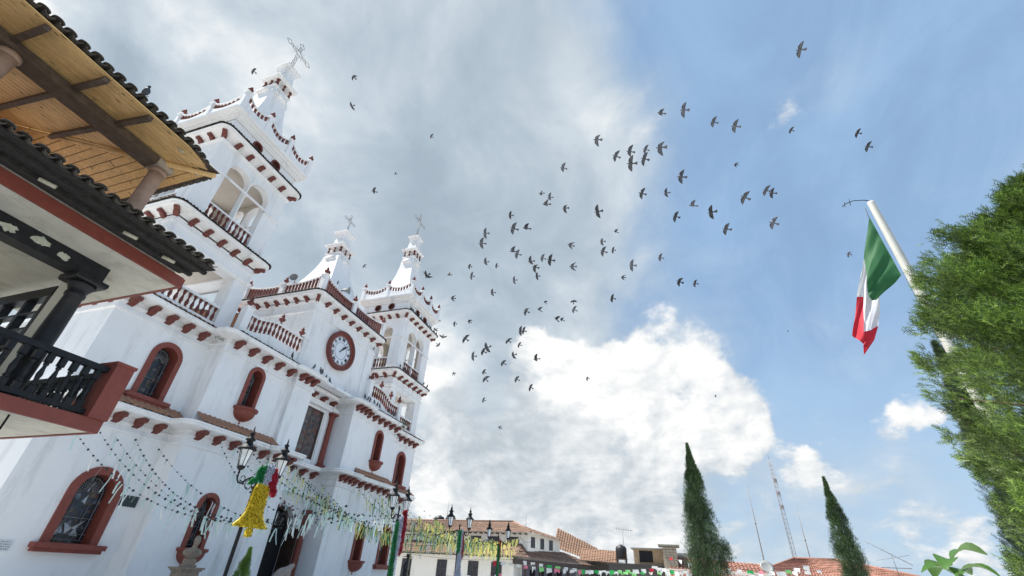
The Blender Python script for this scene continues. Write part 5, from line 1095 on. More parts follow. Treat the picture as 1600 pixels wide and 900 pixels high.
# portico under the lower roof on the right
mb = MB(); vs = [(53.6, 17.2), (68, 11.3), (68.2, 11.8), (53.9, 17.58)]; mb.prism(vs, 2.75, 3.22); hp(mb, 'portico_beam', SH)
for t in (.12, .3, .48, .66, .85):
    x, y = 53.8+14.2*t, 17.3-5.9*t; mb = MB(); mb.box(x-.09, x+.09, y-.09, y+.09, 0, 2.76); hp(mb, 'portico_post', SH)
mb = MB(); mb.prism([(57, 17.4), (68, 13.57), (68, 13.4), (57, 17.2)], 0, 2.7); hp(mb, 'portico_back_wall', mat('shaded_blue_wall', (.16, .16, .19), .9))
mb = MB()
for t in (.1, .26, .42, .6): x, y = 57+11*t, 17.1-3.8*t; mb.prism([(x, y), (x+.9, y-.31), (x+.9, y-.22), (x, y+.09)], .1, 2.3)
hp(mb, 'portico_door', DARK)
# water tanks and aerial on it
def tank(x, y, z, r, h, label):
    mb = MB(); mb.lathe([(r*.96, 0), (r, .05), (r*.98, h*.2), (r, h*.22), (r*.98, h*.45), (r, h*.47), (r, h*.72), (r*.8, h*.88), (r*.35, h*.93), (r*.35, h), (0, h)], 16, (x, y, z))
    o = mb.build('water_tank', mat('black_plastic', (.022, .022, .025), .5, .2, 4)); tag(o, label, 'water tank'); return o
tank(61.5, 30.9, 6.8, .72, 1.35, 'left one of the pair of black water tanks on the plaza house roof')
tank(61.5, 29.2, 6.8, .72, 1.35, 'right one of the pair of black water tanks on the plaza house roof')
mb = MB(); mb.tube([(62, 30.0, 7), (62, 30.0, 10.2)], .03, 4); o = mb.build('roof_aerial', HORN); tag(o, 'thin upright aerial behind the two black water tanks', 'aerial')
mb = MB(); mb.tube([(64, 19.2, 7), (64, 19.2, 8.9)], .025, 4); o = mb.build('roof_aerial', HORN); tag(o, 'thin short aerial above the right part of the plaza house ridge', 'aerial')
# orange-roofed house behind
h2 = empty('orange_roof_house', (74, 9, 0), 'low house with bright orange tiled roof falling toward the right behind the plaza house', 'house')
mb = MB(); mb.prism([(70, 17.4), (70, 8.5), (78, 8.0), (78, 17)], 0, 4.0); pchild(mb.build('wall', WHITE2), h2)
pchild(tiled_slope('roof', (69, 16.6, 5.2), (69.4, 11.0, 3.6), (76, 11.6, 5.6), (74, 17.2, 8.0), ROOF2, h2, pitch=.34, amp=.11), h2)
h3 = empty('orange_roof_annex', (70, 9, 0), 'long low annex with a bright orange tiled eave left of the black rooftop tank', 'house')
mb = MB(); mb.prism([(68.6, 12.6), (68.6, 7.9), (74, 7.5), (74, 13)], 0, 3.5); pchild(mb.build('wall', mat('dark_wall', (.07, .065, .06), .9)), h3)
pchild(tiled_slope('roof', (67.6, 12.8, 3.72), (67.6, 7.7, 3.60), (71.5, 7.9, 5.1), (71.5, 13.2, 5.3), ROOF2, h3, pitch=.34, amp=.11), h3)
# rooftop tank on a frame with a TV aerial, timber shed, stone chimney tower
tk = tank(60, 6.45, 3.9, .62, 1.35, 'single black water tank beside the television aerial near the timber shed')
mb = MB()
for dx in (-.5, .5):
    for dy in (-.5, .5): mb.box(60+dx-.05, 60+dx+.05, 6.45+dy-.05, 6.45+dy+.05, 0, 3.75)
mb.box(59.4, 60.6, 5.85, 7.05, 3.76, 3.89); o = mb.build('tank_stand', SH); tag(o, 'dark post stand carrying the single black rooftop water tank', 'stand')
mb = MB(); mb.tube([(60.8, 6.2, 3.5), (60.8, 6.2, 7.1)], .035, 4); mb.tube([(60.8, 7.0, 6.95), (60.8, 5.0, 6.75)], .03, 4)
for k in range(7): y = 6.9-.28*k; mb.tube([(60.2, y, 6.95-.02*k-.0), (61.4, y, 6.93-.02*k)], .015, 4); mb.tube([(60.8, y, 6.6-.02*k), (60.8, y, 7.2-.02*k)], .015, 4)
o = mb.build('television_aerial', HORN); tag(o, 'comb shaped television aerial above the single black water tank', 'aerial')
h4 = empty('timber_shed', (58, 3.5, 0), 'flat-roofed rooftop shed with dark opening and pale timber side left of the stone tower', 'shed')
mb = MB(); mb.box(58, 61, 1.75, 4.9, 0, 4.75); pchild(mb.build('wall', mat('raw_timber', (.38, .27, .17), .85, .25, 4)), h4)
mb = MB(); mb.box(57.6, 61.3, 1.7, 5.15, 4.752, 4.88); pchild(mb.build('roof', mat('tin_roof', (.22, .22, .20), .6, .2, 4)), h4)
mb = MB(); mb.box(57.95, 57.998, 2.9, 4.3, 3.55, 4.6); pchild(mb.build('opening', DARK), h4)
mb = MB(); mb.box(57.3, 57.98, 1.7, 7.6, 0, 3.25); mb.box(57.2, 57.99, 1.65, 7.8, 3.252, 3.34); pchild(mb.build('lower_wall', mat('dark_wall', (.07, .065, .06))), h4)
h5 = empty('stone_tower', (56.5, 1.5, 0), 'square stone block tower with a flat slab cap between shed and tall cypress', 'tower')
BR = mat('rubble_stone', (.33, .28, .22), .9, .35, 6, (.15, .13, .11), 4, .6, .6, 12)
mb = MB(); mb.box(56.2, 58, .35, 1.74, 0, 4.98); pchild(mb.build('wall', BR), h5)
for r in range(9):
    for k in range(4):
        y = .37+.34*k+(.0 if r % 2 else .0); mb = MB(); w = .30; mb.box(56.15, 56.199, y, y+w, 2.8+.24*r, 2.8+.24*r+.2); q = mb.build('stone_block', BR); pchild(q, h5)
mb = MB(); mb.box(55.9, 58.4, .0, 2.15, 5.0, 5.16); pchild(mb.build('cap_slab', mat('mossy_concrete', (.20, .20, .15), .9, .2, 3)), h5)
mb = MB(); mb.box(58.5, 60, -1.2, .34, 0, 4.55); o = mb.build('rendered_wall', mat('grey_render', (.36, .36, .34), .9, .15, 2)); tag(o, 'plain grey rendered wall right of the stone tower', 'wall')
h6 = empty('red_roof_house', (56, -3, 0), 'house with a straight red tiled roof hung with paper flags behind the tall cypress', 'house')
mb = MB(); mb.box(55.6, 60, -7.9, 1.6, 0, 3.0); pchild(mb.build('wall', WHITE2), h6)
pchild(tiled_slope('roof', (54.4, 1.3, 2.2), (54.4, -8.4, 2.1), (58.6, -8.4, 3.72), (58.6, 1.3, 4.22), ROOF3, h6, pitch=.34, amp=.11), h6)
h7 = empty('hip_roof_house', (60, -13, 0), 'house with a broad red hipped tile roof behind the slim right cypress', 'house')
mb = MB(); mb.box(59, 68, -22, -7.6, 0, 3.0); pchild(mb.build('wall', WHITE2), h7)
pchild(tiled_slope('roof', (56.6, -5.6, 2.5), (56.6, -24.5, 2.4), (62.0, -15.4, 4.55), (62.0, -11.6, 4.55), ROOF3, h7, pitch=.34, amp=.11), h7)
pchild(tiled_slope('roof', (56.6, -24.5, 2.4), (70, -24.5, 2.4), (66, -15.4, 4.55), (62.0, -15.4, 4.55), ROOF3, h7, pitch=.34, amp=.11), h7)
mb = MB(); mb.tube([(62, -15.6, 4.6), (62, -11.4, 4.6)], .14, 6); mb.tube([(56.6, -24.5, 2.5), (62, -15.4, 4.62)], .13, 6); mb.tube([(56.6, -5.6, 2.6), (62, -11.6, 4.62)], .13, 6); pchild(mb.build('ridge_tiles', ROOF3), h7)
mb = MB(); mb.lathe([(0, 0), (.3, .03), (.62, .14), (.85, .32), (.88, .34), (.6, .2), (0, .06)], 20); o = mb.build('satellite_dish', mat('dish_grey', (.30, .30, .29), .5, .1, 4), loc=(54.5, -7.6, 3.35)); o.scale = (.7, .7, .7); o.rotation_euler = (R_(10), R_(-55), 0); tag(o, 'round grey satellite dish between the two red tiled roofs', 'satellite dish')
mb = MB(); mb.tube([(58, -19.2, 3.0), (58, -19.2, 5.2)], .035, 4); mb.tube([(57.6, -17.2, 6.1), (58.3, -20.7, 4.2)], .03, 4); mb.tube([(58.0, -17.8, 4.5), (58, -20.6, 5.0)], .025, 4)
for k in range(6): y = -17.6-.5*k; zz_ = 5.9-.27*k; mb.tube([(57.5, y, zz_), (58.5, y, zz_)], .014, 4)
mb.box(57.9, 58.1, -20.4, -18.0, 3.9, 3.96)
o = mb.build('television_aerial', HORN); tag(o, 'slanting television aerial on the far right of the hipped red roof', 'aerial')
# radio masts
def lattice(x, y, h, w, label):
    mb = MB(); c = [(x+w*math.cos(a), y+w*math.sin(a)) for a in (0, 2.094, 4.189)]
    for p in c: mb.tube([(p[0], p[1], 0), (p[0], p[1], h)], .045, 4)
    n = int(h/.9)
    for i in range(n):
        for k in range(3):
            a, b = c[k], c[(k+1) % 3]; mb.tube([(a[0], a[1], i*.9), (b[0], b[1], (i+1)*.9)], .022, 3); mb.tube([(a[0], a[1], i*.9), (b[0], b[1], i*.9)], .02, 3)
    for z in (.72*h, .82*h, .62*h): mb.box(x-.5, x+.3, y-.4, y+.2, z, z+.55)
    mb.tube([(x, y, h), (x, y, h+1.6)], .04, 4)
    o = mb.build('lattice_mast', mat('mast_steel', (.30, .27, .27), .6)); tag(o, label, 'radio mast')
lattice(118, -22.1, 26.6, .42, 'tall triangular lattice radio mast in the middle of the three masts')
def whip(x, y, h, label):
    mb = MB(); mb.tube([(x, y, 0), (x, y, h*.62), (x, y, h)], [.11, .09, .035], 5)
    for z in (.62*h, .35*h): mb.lathe([(.16, 0), (.16, .3)], 6, (x, y, z))
    o = mb.build('whip_mast', mat('mast_steel', (.30, .27, .27))); tag(o, label, 'radio mast')
whip(108, -14.9, 20.0, 'thin pole mast left of the lattice radio mast'); whip(112, -23.6, 16.2, 'short thin pole mast right of the lattice radio mast')

# ================================================================ trees
def leaf_mat(name, c1, c2, c3):
    m = bpy.data.materials.new(name); m.use_nodes = True; N = m.node_tree.nodes; L = m.node_tree.links; b = N['Principled BSDF']
    g = N.new('ShaderNodeNewGeometry'); r = N.new('ShaderNodeValToRGB'); L.new(g.outputs['Random Per Island'], r.inputs[0]); e = r.color_ramp.elements
    e[0].color = (*c1, 1); e[1].color = (*c3, 1); q = e.new(.5); q.color = (*c2, 1)
    n = N.new('ShaderNodeTexNoise'); L.new(g.outputs['Position'], n.inputs['Vector']); n.inputs['Scale'].default_value = 1.3; n.inputs['Detail'].default_value = 4
    mr = N.new('ShaderNodeMapRange'); L.new(n.outputs['Fac'], mr.inputs[0]); mr.inputs[1].default_value = .3; mr.inputs[2].default_value = .7; mr.inputs[3].default_value = .38; mr.inputs[4].default_value = 1.75
    v = N.new('ShaderNodeVectorMath'); v.operation = 'SCALE'; L.new(r.outputs[0], v.inputs[0]); L.new(mr.outputs[0], v.inputs['Scale']); L.new(v.outputs[0], b.inputs['Base Color']); b.inputs['Roughness'].default_value = .55
    t = N.new('ShaderNodeBsdfTranslucent'); L.new(v.outputs[0], t.inputs[0]); ms = N.new('ShaderNodeMixShader'); ms.inputs[0].default_value = .2
    L.new(b.outputs[0], ms.inputs[1]); L.new(t.outputs[0], ms.inputs[2]); L.new(ms.outputs[0], N['Material Output'].inputs[0]); return m
def frond_cloud(centers, dirs, size, ntw, rg, width=.16):
    """many small flat sprays; each spray = a stem with alternating tapering twigs (numpy)"""
    n = len(centers); c = np.asarray(centers); d = np.asarray(dirs); d /= np.linalg.norm(d, axis=1)[:, None]
    r = rg.normal(size=(n, 3)); s = np.cross(d, r); s /= np.linalg.norm(s, axis=1)[:, None]
    L = size*rg.uniform(.6, 1.3, n)
    V = []; 
    def tri(a, b, e): V.append(np.stack([a, b, e], 1))
    w = L[:, None]*width*.35
    tri(c-s*w*.35, c+s*w*.35, c+d*L[:, None])
    for k in range(ntw):
        t = (.12+.75*k/ntw); sg = 1 if k % 2 else -1
        base = c+d*(L*t)[:, None]; ln = (L*(.50-.30*t)*rg.uniform(.7, 1.2, n))[:, None]
        dd = d*.75+s*sg*.75+np.cross(d, s)*rg.uniform(-.35, .35, n)[:, None]
        tip = base+dd*ln; ww = d*(L*width*.42)[:, None]
        tri(base-ww*.5, base+ww*.7, tip)
    V = np.concatenate([v.reshape(-1, 3) for v in [np.stack(V, 1).reshape(n*len(V), 3, 3)]])
    return V
def mesh_from_tris(name, V, m, parent=None):
    V = V.reshape(-1, 3); me = bpy.data.meshes.new(name); k = len(V)//3
    me.vertices.add(len(V)); me.vertices.foreach_set('co', V.astype(np.float32).ravel()); me.loops.add(len(V)); me.loops.foreach_set('vertex_index', np.arange(len(V), dtype=np.int32))
    me.polygons.add(k); me.polygons.foreach_set('loop_start', np.arange(0, 3*k, 3, dtype=np.int32)); me.update(calc_edges=True); me.materials.append(m); return link_mesh(name, me, parent)
BARK = mat('tree_bark', (.10, .07, .05), .95, .3, 8)
def cypress(loc, H, rad, n, size, m, label, seed, lean=0.0, prof=None, extra=()):
    rg = np.random.default_rng(seed); t = empty('cypress_tree', loc, label, 'tree')
    mb = MB(); mb.tube([(0, 0, 0), (lean*.3*H, 0, H*.4), (lean*H, 0, H*.93)], [.16*rad+.05, .10*rad+.03, .02], 7); mb.build('trunk', BARK, t)
    # tufts: upright flame-shaped clumps all over the crown
    C = []; D = []
    nt_ = int(n/110)
    prof = prof or (lambda h: (1-h)**.72*min(1, (h+.03)/.12)**.4)
    tuf = []
    for i in range(nt_):
        h = rg.uniform(0.02, .97)**1.05; r = rad*prof(h); a = rg.uniform(0, 2*PI); q = r*(rg.random()**.45) 
        tuf.append((q*math.cos(a)+lean*H*h, q*math.sin(a), h*H, a, h, .55+.7*rg.random()))
    for (ex, ey, ez, er) in extra: 
        for i in range(12): a = rg.uniform(0, 2*PI); tuf.append((ex+er*math.cos(a)*rg.random(), ey+er*math.sin(a)*rg.random(), ez+rg.uniform(-1, 1)*er*2.0, a, .3, .7))
    for (x, y, z, a, h, sz) in tuf:
        k = int(n/nt_); hgt = (.42+.6*(1-h))*sz*rad*.9+.12; wd = hgt*.38*min(1, .25+1.6*(1-h))
        u = rg.random(k); ang = rg.uniform(0, 2*PI, k); rr = wd*np.sqrt(rg.random(k))*(1-u)**.6*1.4
        cx = x+rr*np.cos(ang); cy = y+rr*np.sin(ang); cz = z+(u-.3)*hgt
        C.append(np.stack([cx, cy, cz], 1)); out = np.stack([np.cos(ang)*.6+math.cos(a)*.35, np.sin(ang)*.6+math.sin(a)*.35, np.full(k, 1.25)], 1); D.append(out+rg.normal(size=(k, 3))*.25)
    C = np.concatenate(C); D = np.concatenate(D)
    C[:, 2] = np.maximum(C[:, 2], .05); tt = np.clip(C[:, 2]/H, 0, 1.2); kk = np.where(tt > .8, np.clip((1.03-tt)/.23, .03, 1), 1.0); C[:, 0] = (C[:, 0]-lean*C[:, 2])*kk+lean*C[:, 2]; C[:, 1] *= kk; C[:, 2] = np.minimum(C[:, 2], H)
    mesh_from_tris('crown', frond_cloud(C, D, size, 6, rg), m, t)
    # dark inner mass of twigs
    return t
CYP = leaf_mat('cypress_leaf', (.020, .046, .018), (.048, .092, .032), (.085, .14, .05))
CYP2 = leaf_mat('cypress_leaf_dark', (.02, .038, .018), (.035, .062, .028), (.06, .095, .042))
cypress((28, -1.22, 0), 8.45, 1.10, 60000, .14, CYP, 'tall full dark green cypress left of the radio masts', 3, lean=0, extra=((.2, -1.0, 3.0, .16),))
cypress((32, -8.6, 0), 7.3, .86, 34000, .14, CYP, 'slimmer cypress with ragged gaps standing before the hipped red roof', 8)
cypress((22, -11.75, 0), 11.0, 1.0, 40000, .22, CYP2, 'dark slim cypress half hidden behind the big conifer at right', 15)
cypress((13.86, 14.0, 0), 1.97, .40, 7000, .10, leaf_mat('bright_conifer', (.06, .12, .02), (.12, .22, .03), (.2, .32, .05)), 'small bright green pointed conifer in front of the church doorway side', 21, prof=lambda h: (1-h)**.85)
# the big conifer on the right
def big_conifer(loc, H, label, seed, n=165000):
    rg = np.random.default_rng(seed); t = empty('conifer_tree', loc, label, 'tree')
    mb = MB(); mb.tube([(0, 0, 0), (.1, .05, 3), (0, .1, 7), (.1, 0, H-1)], [.32, .24, .15, .03], 9)
    rad = lambda z: 3.72*max(.02, 1-(z/H)**2.8)**.6*(.86+.14*min(1, z/3.5))
    br = []
    for i in range(520):
        z = H*rg.uniform(.03, .95)**.9; a = rg.uniform(0, 2*PI); r = rad(z)*rg.uniform(.82, 1.07); up = r*rg.uniform(.18, .48); br.append((z, a, r, up))
        if i % 3 == 0: mb.tube([(0, 0, z), (r*.55*math.cos(a), r*.55*math.sin(a), z+up*.35), (r*.9*math.cos(a), r*.9*math.sin(a), z+up*.8)], [.045, .03, .01], 5)
    mb.build('trunk', BARK, t)
    C = []; D = []; k = n//len(br)
    for (z, a, r, up) in br:
        s = 1-(rg.random(k)**1.5)*.62; side = rg.normal(size=k)*.17*r*(1.15-s)+rg.normal(size=k)*.07; vert = rg.normal(size=k)*.10*r*(1.2-s)+rg.normal(size=k)*.08
        x = r*s*math.cos(a)-side*math.sin(a); y = r*s*math.sin(a)+side*math.cos(a); zz = z+up*s**1.6+vert
        C.append(np.stack([x, y, zz], 1)); D.append(np.stack([math.cos(a)+np.zeros(k)-side*math.sin(a), math.sin(a)+side*math.cos(a), .75+np.zeros(k)], 1)+rg.normal(size=(k, 3))*.42)
    C = np.concatenate(C); D = np.concatenate(D); C[:, 2] = np.maximum(C[:, 2], .15)
    mesh_from_tris('crown', frond_cloud(C, D, .175, 7, rg, .22), BIGLEAF, t); return t
BIGLEAF = leaf_mat('big_conifer_leaf', (.022, .050, .013), (.092, .165, .032), (.23, .33, .058))
big_conifer((8.97, -8.23, 0), 8.35, 'big bushy bright green conifer filling the right edge of the view', 5)
# broad-leaved plant, lower right
lp = empty('leafy_plant', (3.72, -1.52, 0), 'broad-leaved green plant poking up at the lower right corner', 'plant')
mb = MB()
LM = mat('broad_leaf', (.075, .17, .03), .35, .2, 12, transl=.35)
mb.tube([(0, 0, 0), (.0, .02, 1.2), (.01, .0, 1.72)], [.02, .012, .006], 6); mb.build('stem', BARK, lp)
rl = random.Random(9)
for k in range(24):
    a = k*2.4; z = 1.40+.018*k; ln = .165*rl.uniform(.7, 1.2); pitch = rl.uniform(.1, .6); mb = MB(); vs = []
    for i in range(7):
        t = i/6; w = ln*.34*math.sin(PI*min(1, t*.92+.06))**.8; dz = ln*(.25*math.sin(t*2.2)-.35*t*t)+.04
        for s in (-1, 0, 1): vs.append((ln*t*1.0, s*w, dz+abs(s)*w*.35))
    f = [(3*i+j, 3*i+j+1, 3*i+j+4, 3*i+j+3) for i in range(6) for j in range(2)]
    mb.add(vs, f, True); o = mb.build('leaf', LM, lp, fix=False); o.location = (.03*math.cos(a), .03*math.sin(a), z); o.rotation_euler = (rl.uniform(-.3, .3), -pitch+.3, a); 

# ================================================================ flagpole and flag
fp = empty('flagpole', (14.0, -7.75, 0), 'thick white tapering flagpole leaning up beside the big conifer', 'flagpole')
mb = MB(); mb.lathe([(.30, 0), (.30, .3), (.19, .4), (.135, 6), (.105, 12.75), (.105, 12.84), (.0, 12.88)], 16); mb.build('pole', mat('cream_pole_paint', (.54, .53, .48), .45, .1, 3, (.3, .29, .27), 3, .4), fp)
mb = MB(); mb.tube([(0, 0, 12.9), (.05, .12, 13.02), (.14, .38, 13.14), (.2, .62, 13.10), (.22, .72, 13.02)], .014, 5); mb.tube([(.17, .45, 13.26), (.17, .5, 12.98)], .01, 4); mb.tube([(.22, .6, 13.2), (.19, .66, 12.96)], .01, 4); mb.build('finial_rod', IRON, fp)
mb = MB(); mb.tube([(.12, .16, 12.72), (.13, .20, 12.3)], .008, 4); mb.tube([(-.02, .17, 9.7), (-.05, .17, 1.2)], .006, 4); mb.build('halyard', CORD, fp)
fg = empty('flag', (14.0, -7.55, 12.2), 'limp green white and red national flag hanging folded from the flagpole', 'flag')
FLAGPTS = [[[(14.101, -7.561, 12.314), (14.099, -7.564, 11.673), (14.098, -7.566, 11.045), (14.094, -7.573, 10.46), (14.093, -7.575, 9.903)], [(14.242, -7.291, 11.611), (14.195, -7.163, 10.799), (14.162, -7.117, 10.276), (14.186, -7.181, 9.953), (14.203, -7.368, 9.733)], [(14.431, -7.025, 10.895), (14.22, -6.771, 10.046), (14.25, -6.59, 9.453), (14.306, -6.659, 9.228), (14.367, -6.928, 9.411)]], [[(14.431, -7.025, 10.895), (14.48, -7.083, 10.85), (14.567, -6.857, 9.932), (14.499, -6.884, 9.562), (14.426, -6.967, 9.504)], [(14.558, -6.759, 10.275), (14.585, -6.819, 10.115), (14.548, -6.539, 9.171), (14.561, -6.631, 8.935), (14.483, -6.8, 8.944)], [(14.682, -6.483, 9.639), (14.68, -6.659, 9.611), (14.643, -6.246, 8.385), (14.639, -6.457, 8.439), (14.579, -6.64, 8.51)]], [[(14.682, -6.483, 9.639), (14.68, -6.659, 9.611), (14.643, -6.246, 8.385), (14.639, -6.457, 8.439), (14.579, -6.64, 8.51)], [(14.835, -6.257, 8.983), (14.758, -6.31, 8.857), (14.645, -6.191, 8.218), (14.696, -6.327, 8.155), (14.705, -6.432, 8.134)], [(14.931, -6.023, 8.416), (14.847, -6.097, 8.24), (14.696, -6.121, 8.034), (14.792, -6.1, 7.825), (14.84, -6.034, 7.671)]]]
def flag_part(name, rows, m):
    """rows: list of polylines (world), lofted to a smooth sheet"""
    A = np.array(rows, float)  # (nu, nv, 3)
    def up(A, axis, k):
        n = A.shape[axis]; t = np.linspace(0, n-1, (n-1)*k+1); i = np.clip(t.astype(int), 0, n-2); f = t-i; f = f*f*(3-2*f)*.35+f*.65
        a = np.take(A, i, axis); b = np.take(A, i+1, axis); sh = [1]*A.ndim; sh[axis] = len(t); f = f.reshape(sh); return a*(1-f)+b*f
    B = up(up(A, 0, 6), 1, 5); nu, nv = B.shape[:2]
    u = np.linspace(0, 1, nu)[:, None]; v = np.linspace(0, 1, nv)[None, :]
    nrm_ = np.array([-.87, .49, 0.0]); B = B+nrm_*(.045*np.sin(v*16+u*3)+.025*np.sin(v*31+u*7+2))[..., None]*(.35+.65*u)[..., None]
    mb = MB(); mb.add([tuple(p) for p in B.reshape(-1, 3)], [(i*nv+j, i*nv+j+1, (i+1)*nv+j+1, (i+1)*nv+j) for i in range(nu-1) for j in range(nv-1)], True)
    o = mb.build(name, m, None, fix=False); pchild(o, fg); return o
for nm, i0, m in (('green_band', 0, mat('flag_green', (.024, .135, .045), .7, transl=.25, var=.06, vscale=2)), ('white_band', 1, mat('flag_white', (.72, .72, .76), .7, transl=.3, var=.04, vscale=2)), ('red_band', 2, mat('flag_red', (.55, .02, .04), .7, transl=.25, var=.06, vscale=2))):
    flag_part(nm, FLAGPTS[i0:i0+2] if False else FLAGPTS[i0], m)

# ================================================================ statues
def bust():
    t = empty('stone_bust', (13.82, 16.5, 0), 'weathered stone bust of a man on a stepped stone pedestal before the church', 'statue')
    mb = MB()
    mb.box(-.62, .62, -.45, .45, 0, .55); mb.box(-.52, .52, -.38, .38, .551, .75); mb.box(-.44, .44, -.32, .32, .751, .92); mb.box(-.34, .34, -.30, .30, .921, 1.30)
    mb.box(-.40, .40, -.34, .34, 1.301, 1.36); mb.box(-.46, .46, -.38, .38, 1.361, 1.42); mb.box(-.22, .22, -.18, .18, 1.421, 1.50); mb.box(-.17, .17, -.14, .14, 1.501, 1.68)
    mb.build('pedestal', STONE, t)
    bm = bmesh.new(); me = bpy.data.meshes.new('bust')
    # horizontal sections (z, half-width x, half-depth y, centre y)
    S = [(1.67, .13, .10, 0), (1.74, .22, .13, 0), (1.80, .33, .16, .01), (1.88, .36, .17, .01), (1.95, .33, .15, .02), (2.0, .20, .11, .02), (2.04, .095, .09, .0), (2.10, .082, .09, -.01), (2.14, .088, .11, -.03), (2.19, .10, .125, -.03), (2.25, .108, .13, -.02), (2.31, .105, .13, -.015), (2.37, .088, .115, -.005), (2.41, .055, .075, 0), (2.43, .0, .0, 0)]
    vs = []; fs = []; n = 24
    for i, (z, a, b, c) in enumerate(S):
        for k in range(n):
            th = 2*PI*k/n; x, y = a*math.cos(th), b*math.sin(th)+c
            fr = max(0, -math.sin(th)); cf = max(0, 1-abs(x)/.03)
            if 2.12 < z < 2.4 and fr > .5:
                if abs(z-2.23) < .03: y -= .035*cf           # nose
                if abs(z-2.26) < .02 and .02 < abs(x) < .06: y += .016  # eye sockets
                if abs(z-2.15) < .02: y -= .010                # chin and lips
            vs.append((x, y, z))
    for i in range(len(S)-1):
        for k in range(n): fs.append((i*n+k, i*n+(k+1) % n, (i+1)*n+(k+1) % n, (i+1)*n+k))
    mb = MB(); mb.add(vs, fs, True); mb.add([(x, -.165, z) for x, z in ((-.05, 1.93), (.05, 1.93), (0, 1.72))], [(0, 1, 2)])
    for s in (-1, 1): mb.lathe([(0, -.028), (.016, 0), (0, .028)], 6, (s*.108, -.01, 2.24))
    for s in (-1, 1): mb.tube([(s*.03, -.145, 1.99), (s*.12, -.172, 1.86), (s*.04, -.175, 1.74)], .014, 5)
    o = mb.build('bust', STONE, t); t.rotation_euler.z = R_(-8); t.scale = (.95, .95, .965)
bust()
def skin_fig(name, V, E, rad, m, par, lv=2):
    me = bpy.data.meshes.new(name); me.from_pydata(V, E, []); o = link_mesh(name, me, par); me.materials.append(m)
    sk = o.modifiers.new('s', 'SKIN'); sk.use_smooth_shade = True
    for i, r in enumerate(rad): o.data.skin_vertices[0].data[i].radius = (r, r) if not isinstance(r, tuple) else r
    o.data.skin_vertices[0].data[0].use_root = True
    ss = o.modifiers.new('u', 'SUBSURF'); ss.levels = lv; ss.render_levels = lv
    dg = bpy.context.evaluated_depsgraph_get(); nm = bpy.data.meshes.new_from_object(o.evaluated_get(dg)); o.modifiers.clear(); o.data = nm; return o
# bowed stone figure near the doorway
t = empty('stone_sculpture', (16.9, 15.0, 0), 'pale stone sculpture of a bowed long-necked figure beside the church doorway', 'statue')
V = [(0, 0, .9), (.02, 0, 1.12), (.02, 0, 1.32), (.18, 0, 1.46), (.34, 0, 1.56), (.44, 0, 1.62), (-.25, 0, 1.30), (-.42, 0, 1.12), (-.48, 0, .92), (.0, .18, .6), (.0, -.18, .6)]
skin_fig('figure', V, [(0, 1), (1, 2), (2, 3), (3, 4), (4, 5), (2, 6), (6, 7), (7, 8), (0, 9), (0, 10)], [.24, .24, .22, .12, .11, .07, .2, .15, .1, .14, .14], mat('pinkish_stone', (.30, .25, .22), .9, .3, 10, bump=.5, bscale=25), t)
mb = MB(); mb.box(-.5, .6, -.4, .4, 0, .62); mb.build('base', STONE, t)
# bronze statue with a staff
t = empty('bronze_statue', (22.9, 13.0, 0), 'dark bronze statue of a standing man holding a tall staff beside the second street lamp', 'statue')
V = [(0, 0, 1.45), (0, 0, 1.75), (0, -.01, 1.98), (0, -.02, 2.1), (0, -.03, 2.22), (0, -.03, 2.32), (-.2, 0, 1.95), (-.3, -.12, 1.75), (-.30, -.28, 1.72), (.2, 0, 1.95), (.28, .0, 1.7), (.30, -.10, 1.5), (-.1, 0, 1.42), (-.11, -.02, 1.1), (-.11, 0, .82), (.1, 0, 1.42), (.12, .02, 1.1), (.12, 0, .82), (-.11, -.12, .80), (.12, -.12, .80)]
skin_fig('figure', V, [(0, 1), (1, 2), (2, 3), (3, 4), (4, 5), (2, 6), (6, 7), (7, 8), (2, 9), (9, 10), (10, 11), (0, 12), (12, 13), (13, 14), (0, 15), (15, 16), (16, 17), (14, 18), (17, 19)], [.13, .15, .14, .05, .09, .08, .075, .055, .04, .075, .055, .04, .10, .075, .05, .10, .075, .05, .045, .045], BRONZE, t)
mb = MB(); mb.lathe([(.26, 2.24), (.27, 2.26), (.12, 2.28), (.11, 2.36), (0, 2.40)], 12, (0, -.03, .06)); mb.build('hat', BRONZE, t)
mb = MB(); mb.tube([(-.30, -.30, .8), (-.26, -.26, 2.2), (-.10, -.20, 3.9)], .028, 6); mb.build('staff', mat('old_pole', (.22, .19, .13), .8), t)
mb = MB(); mb.box(-.5, .5, -.5, .5, 0, .76); mb.box(-.42, .42, -.42, .42, .761, .79); mb.build('base', GREYSTONE, t)
t.scale = (.95, .95, .95)

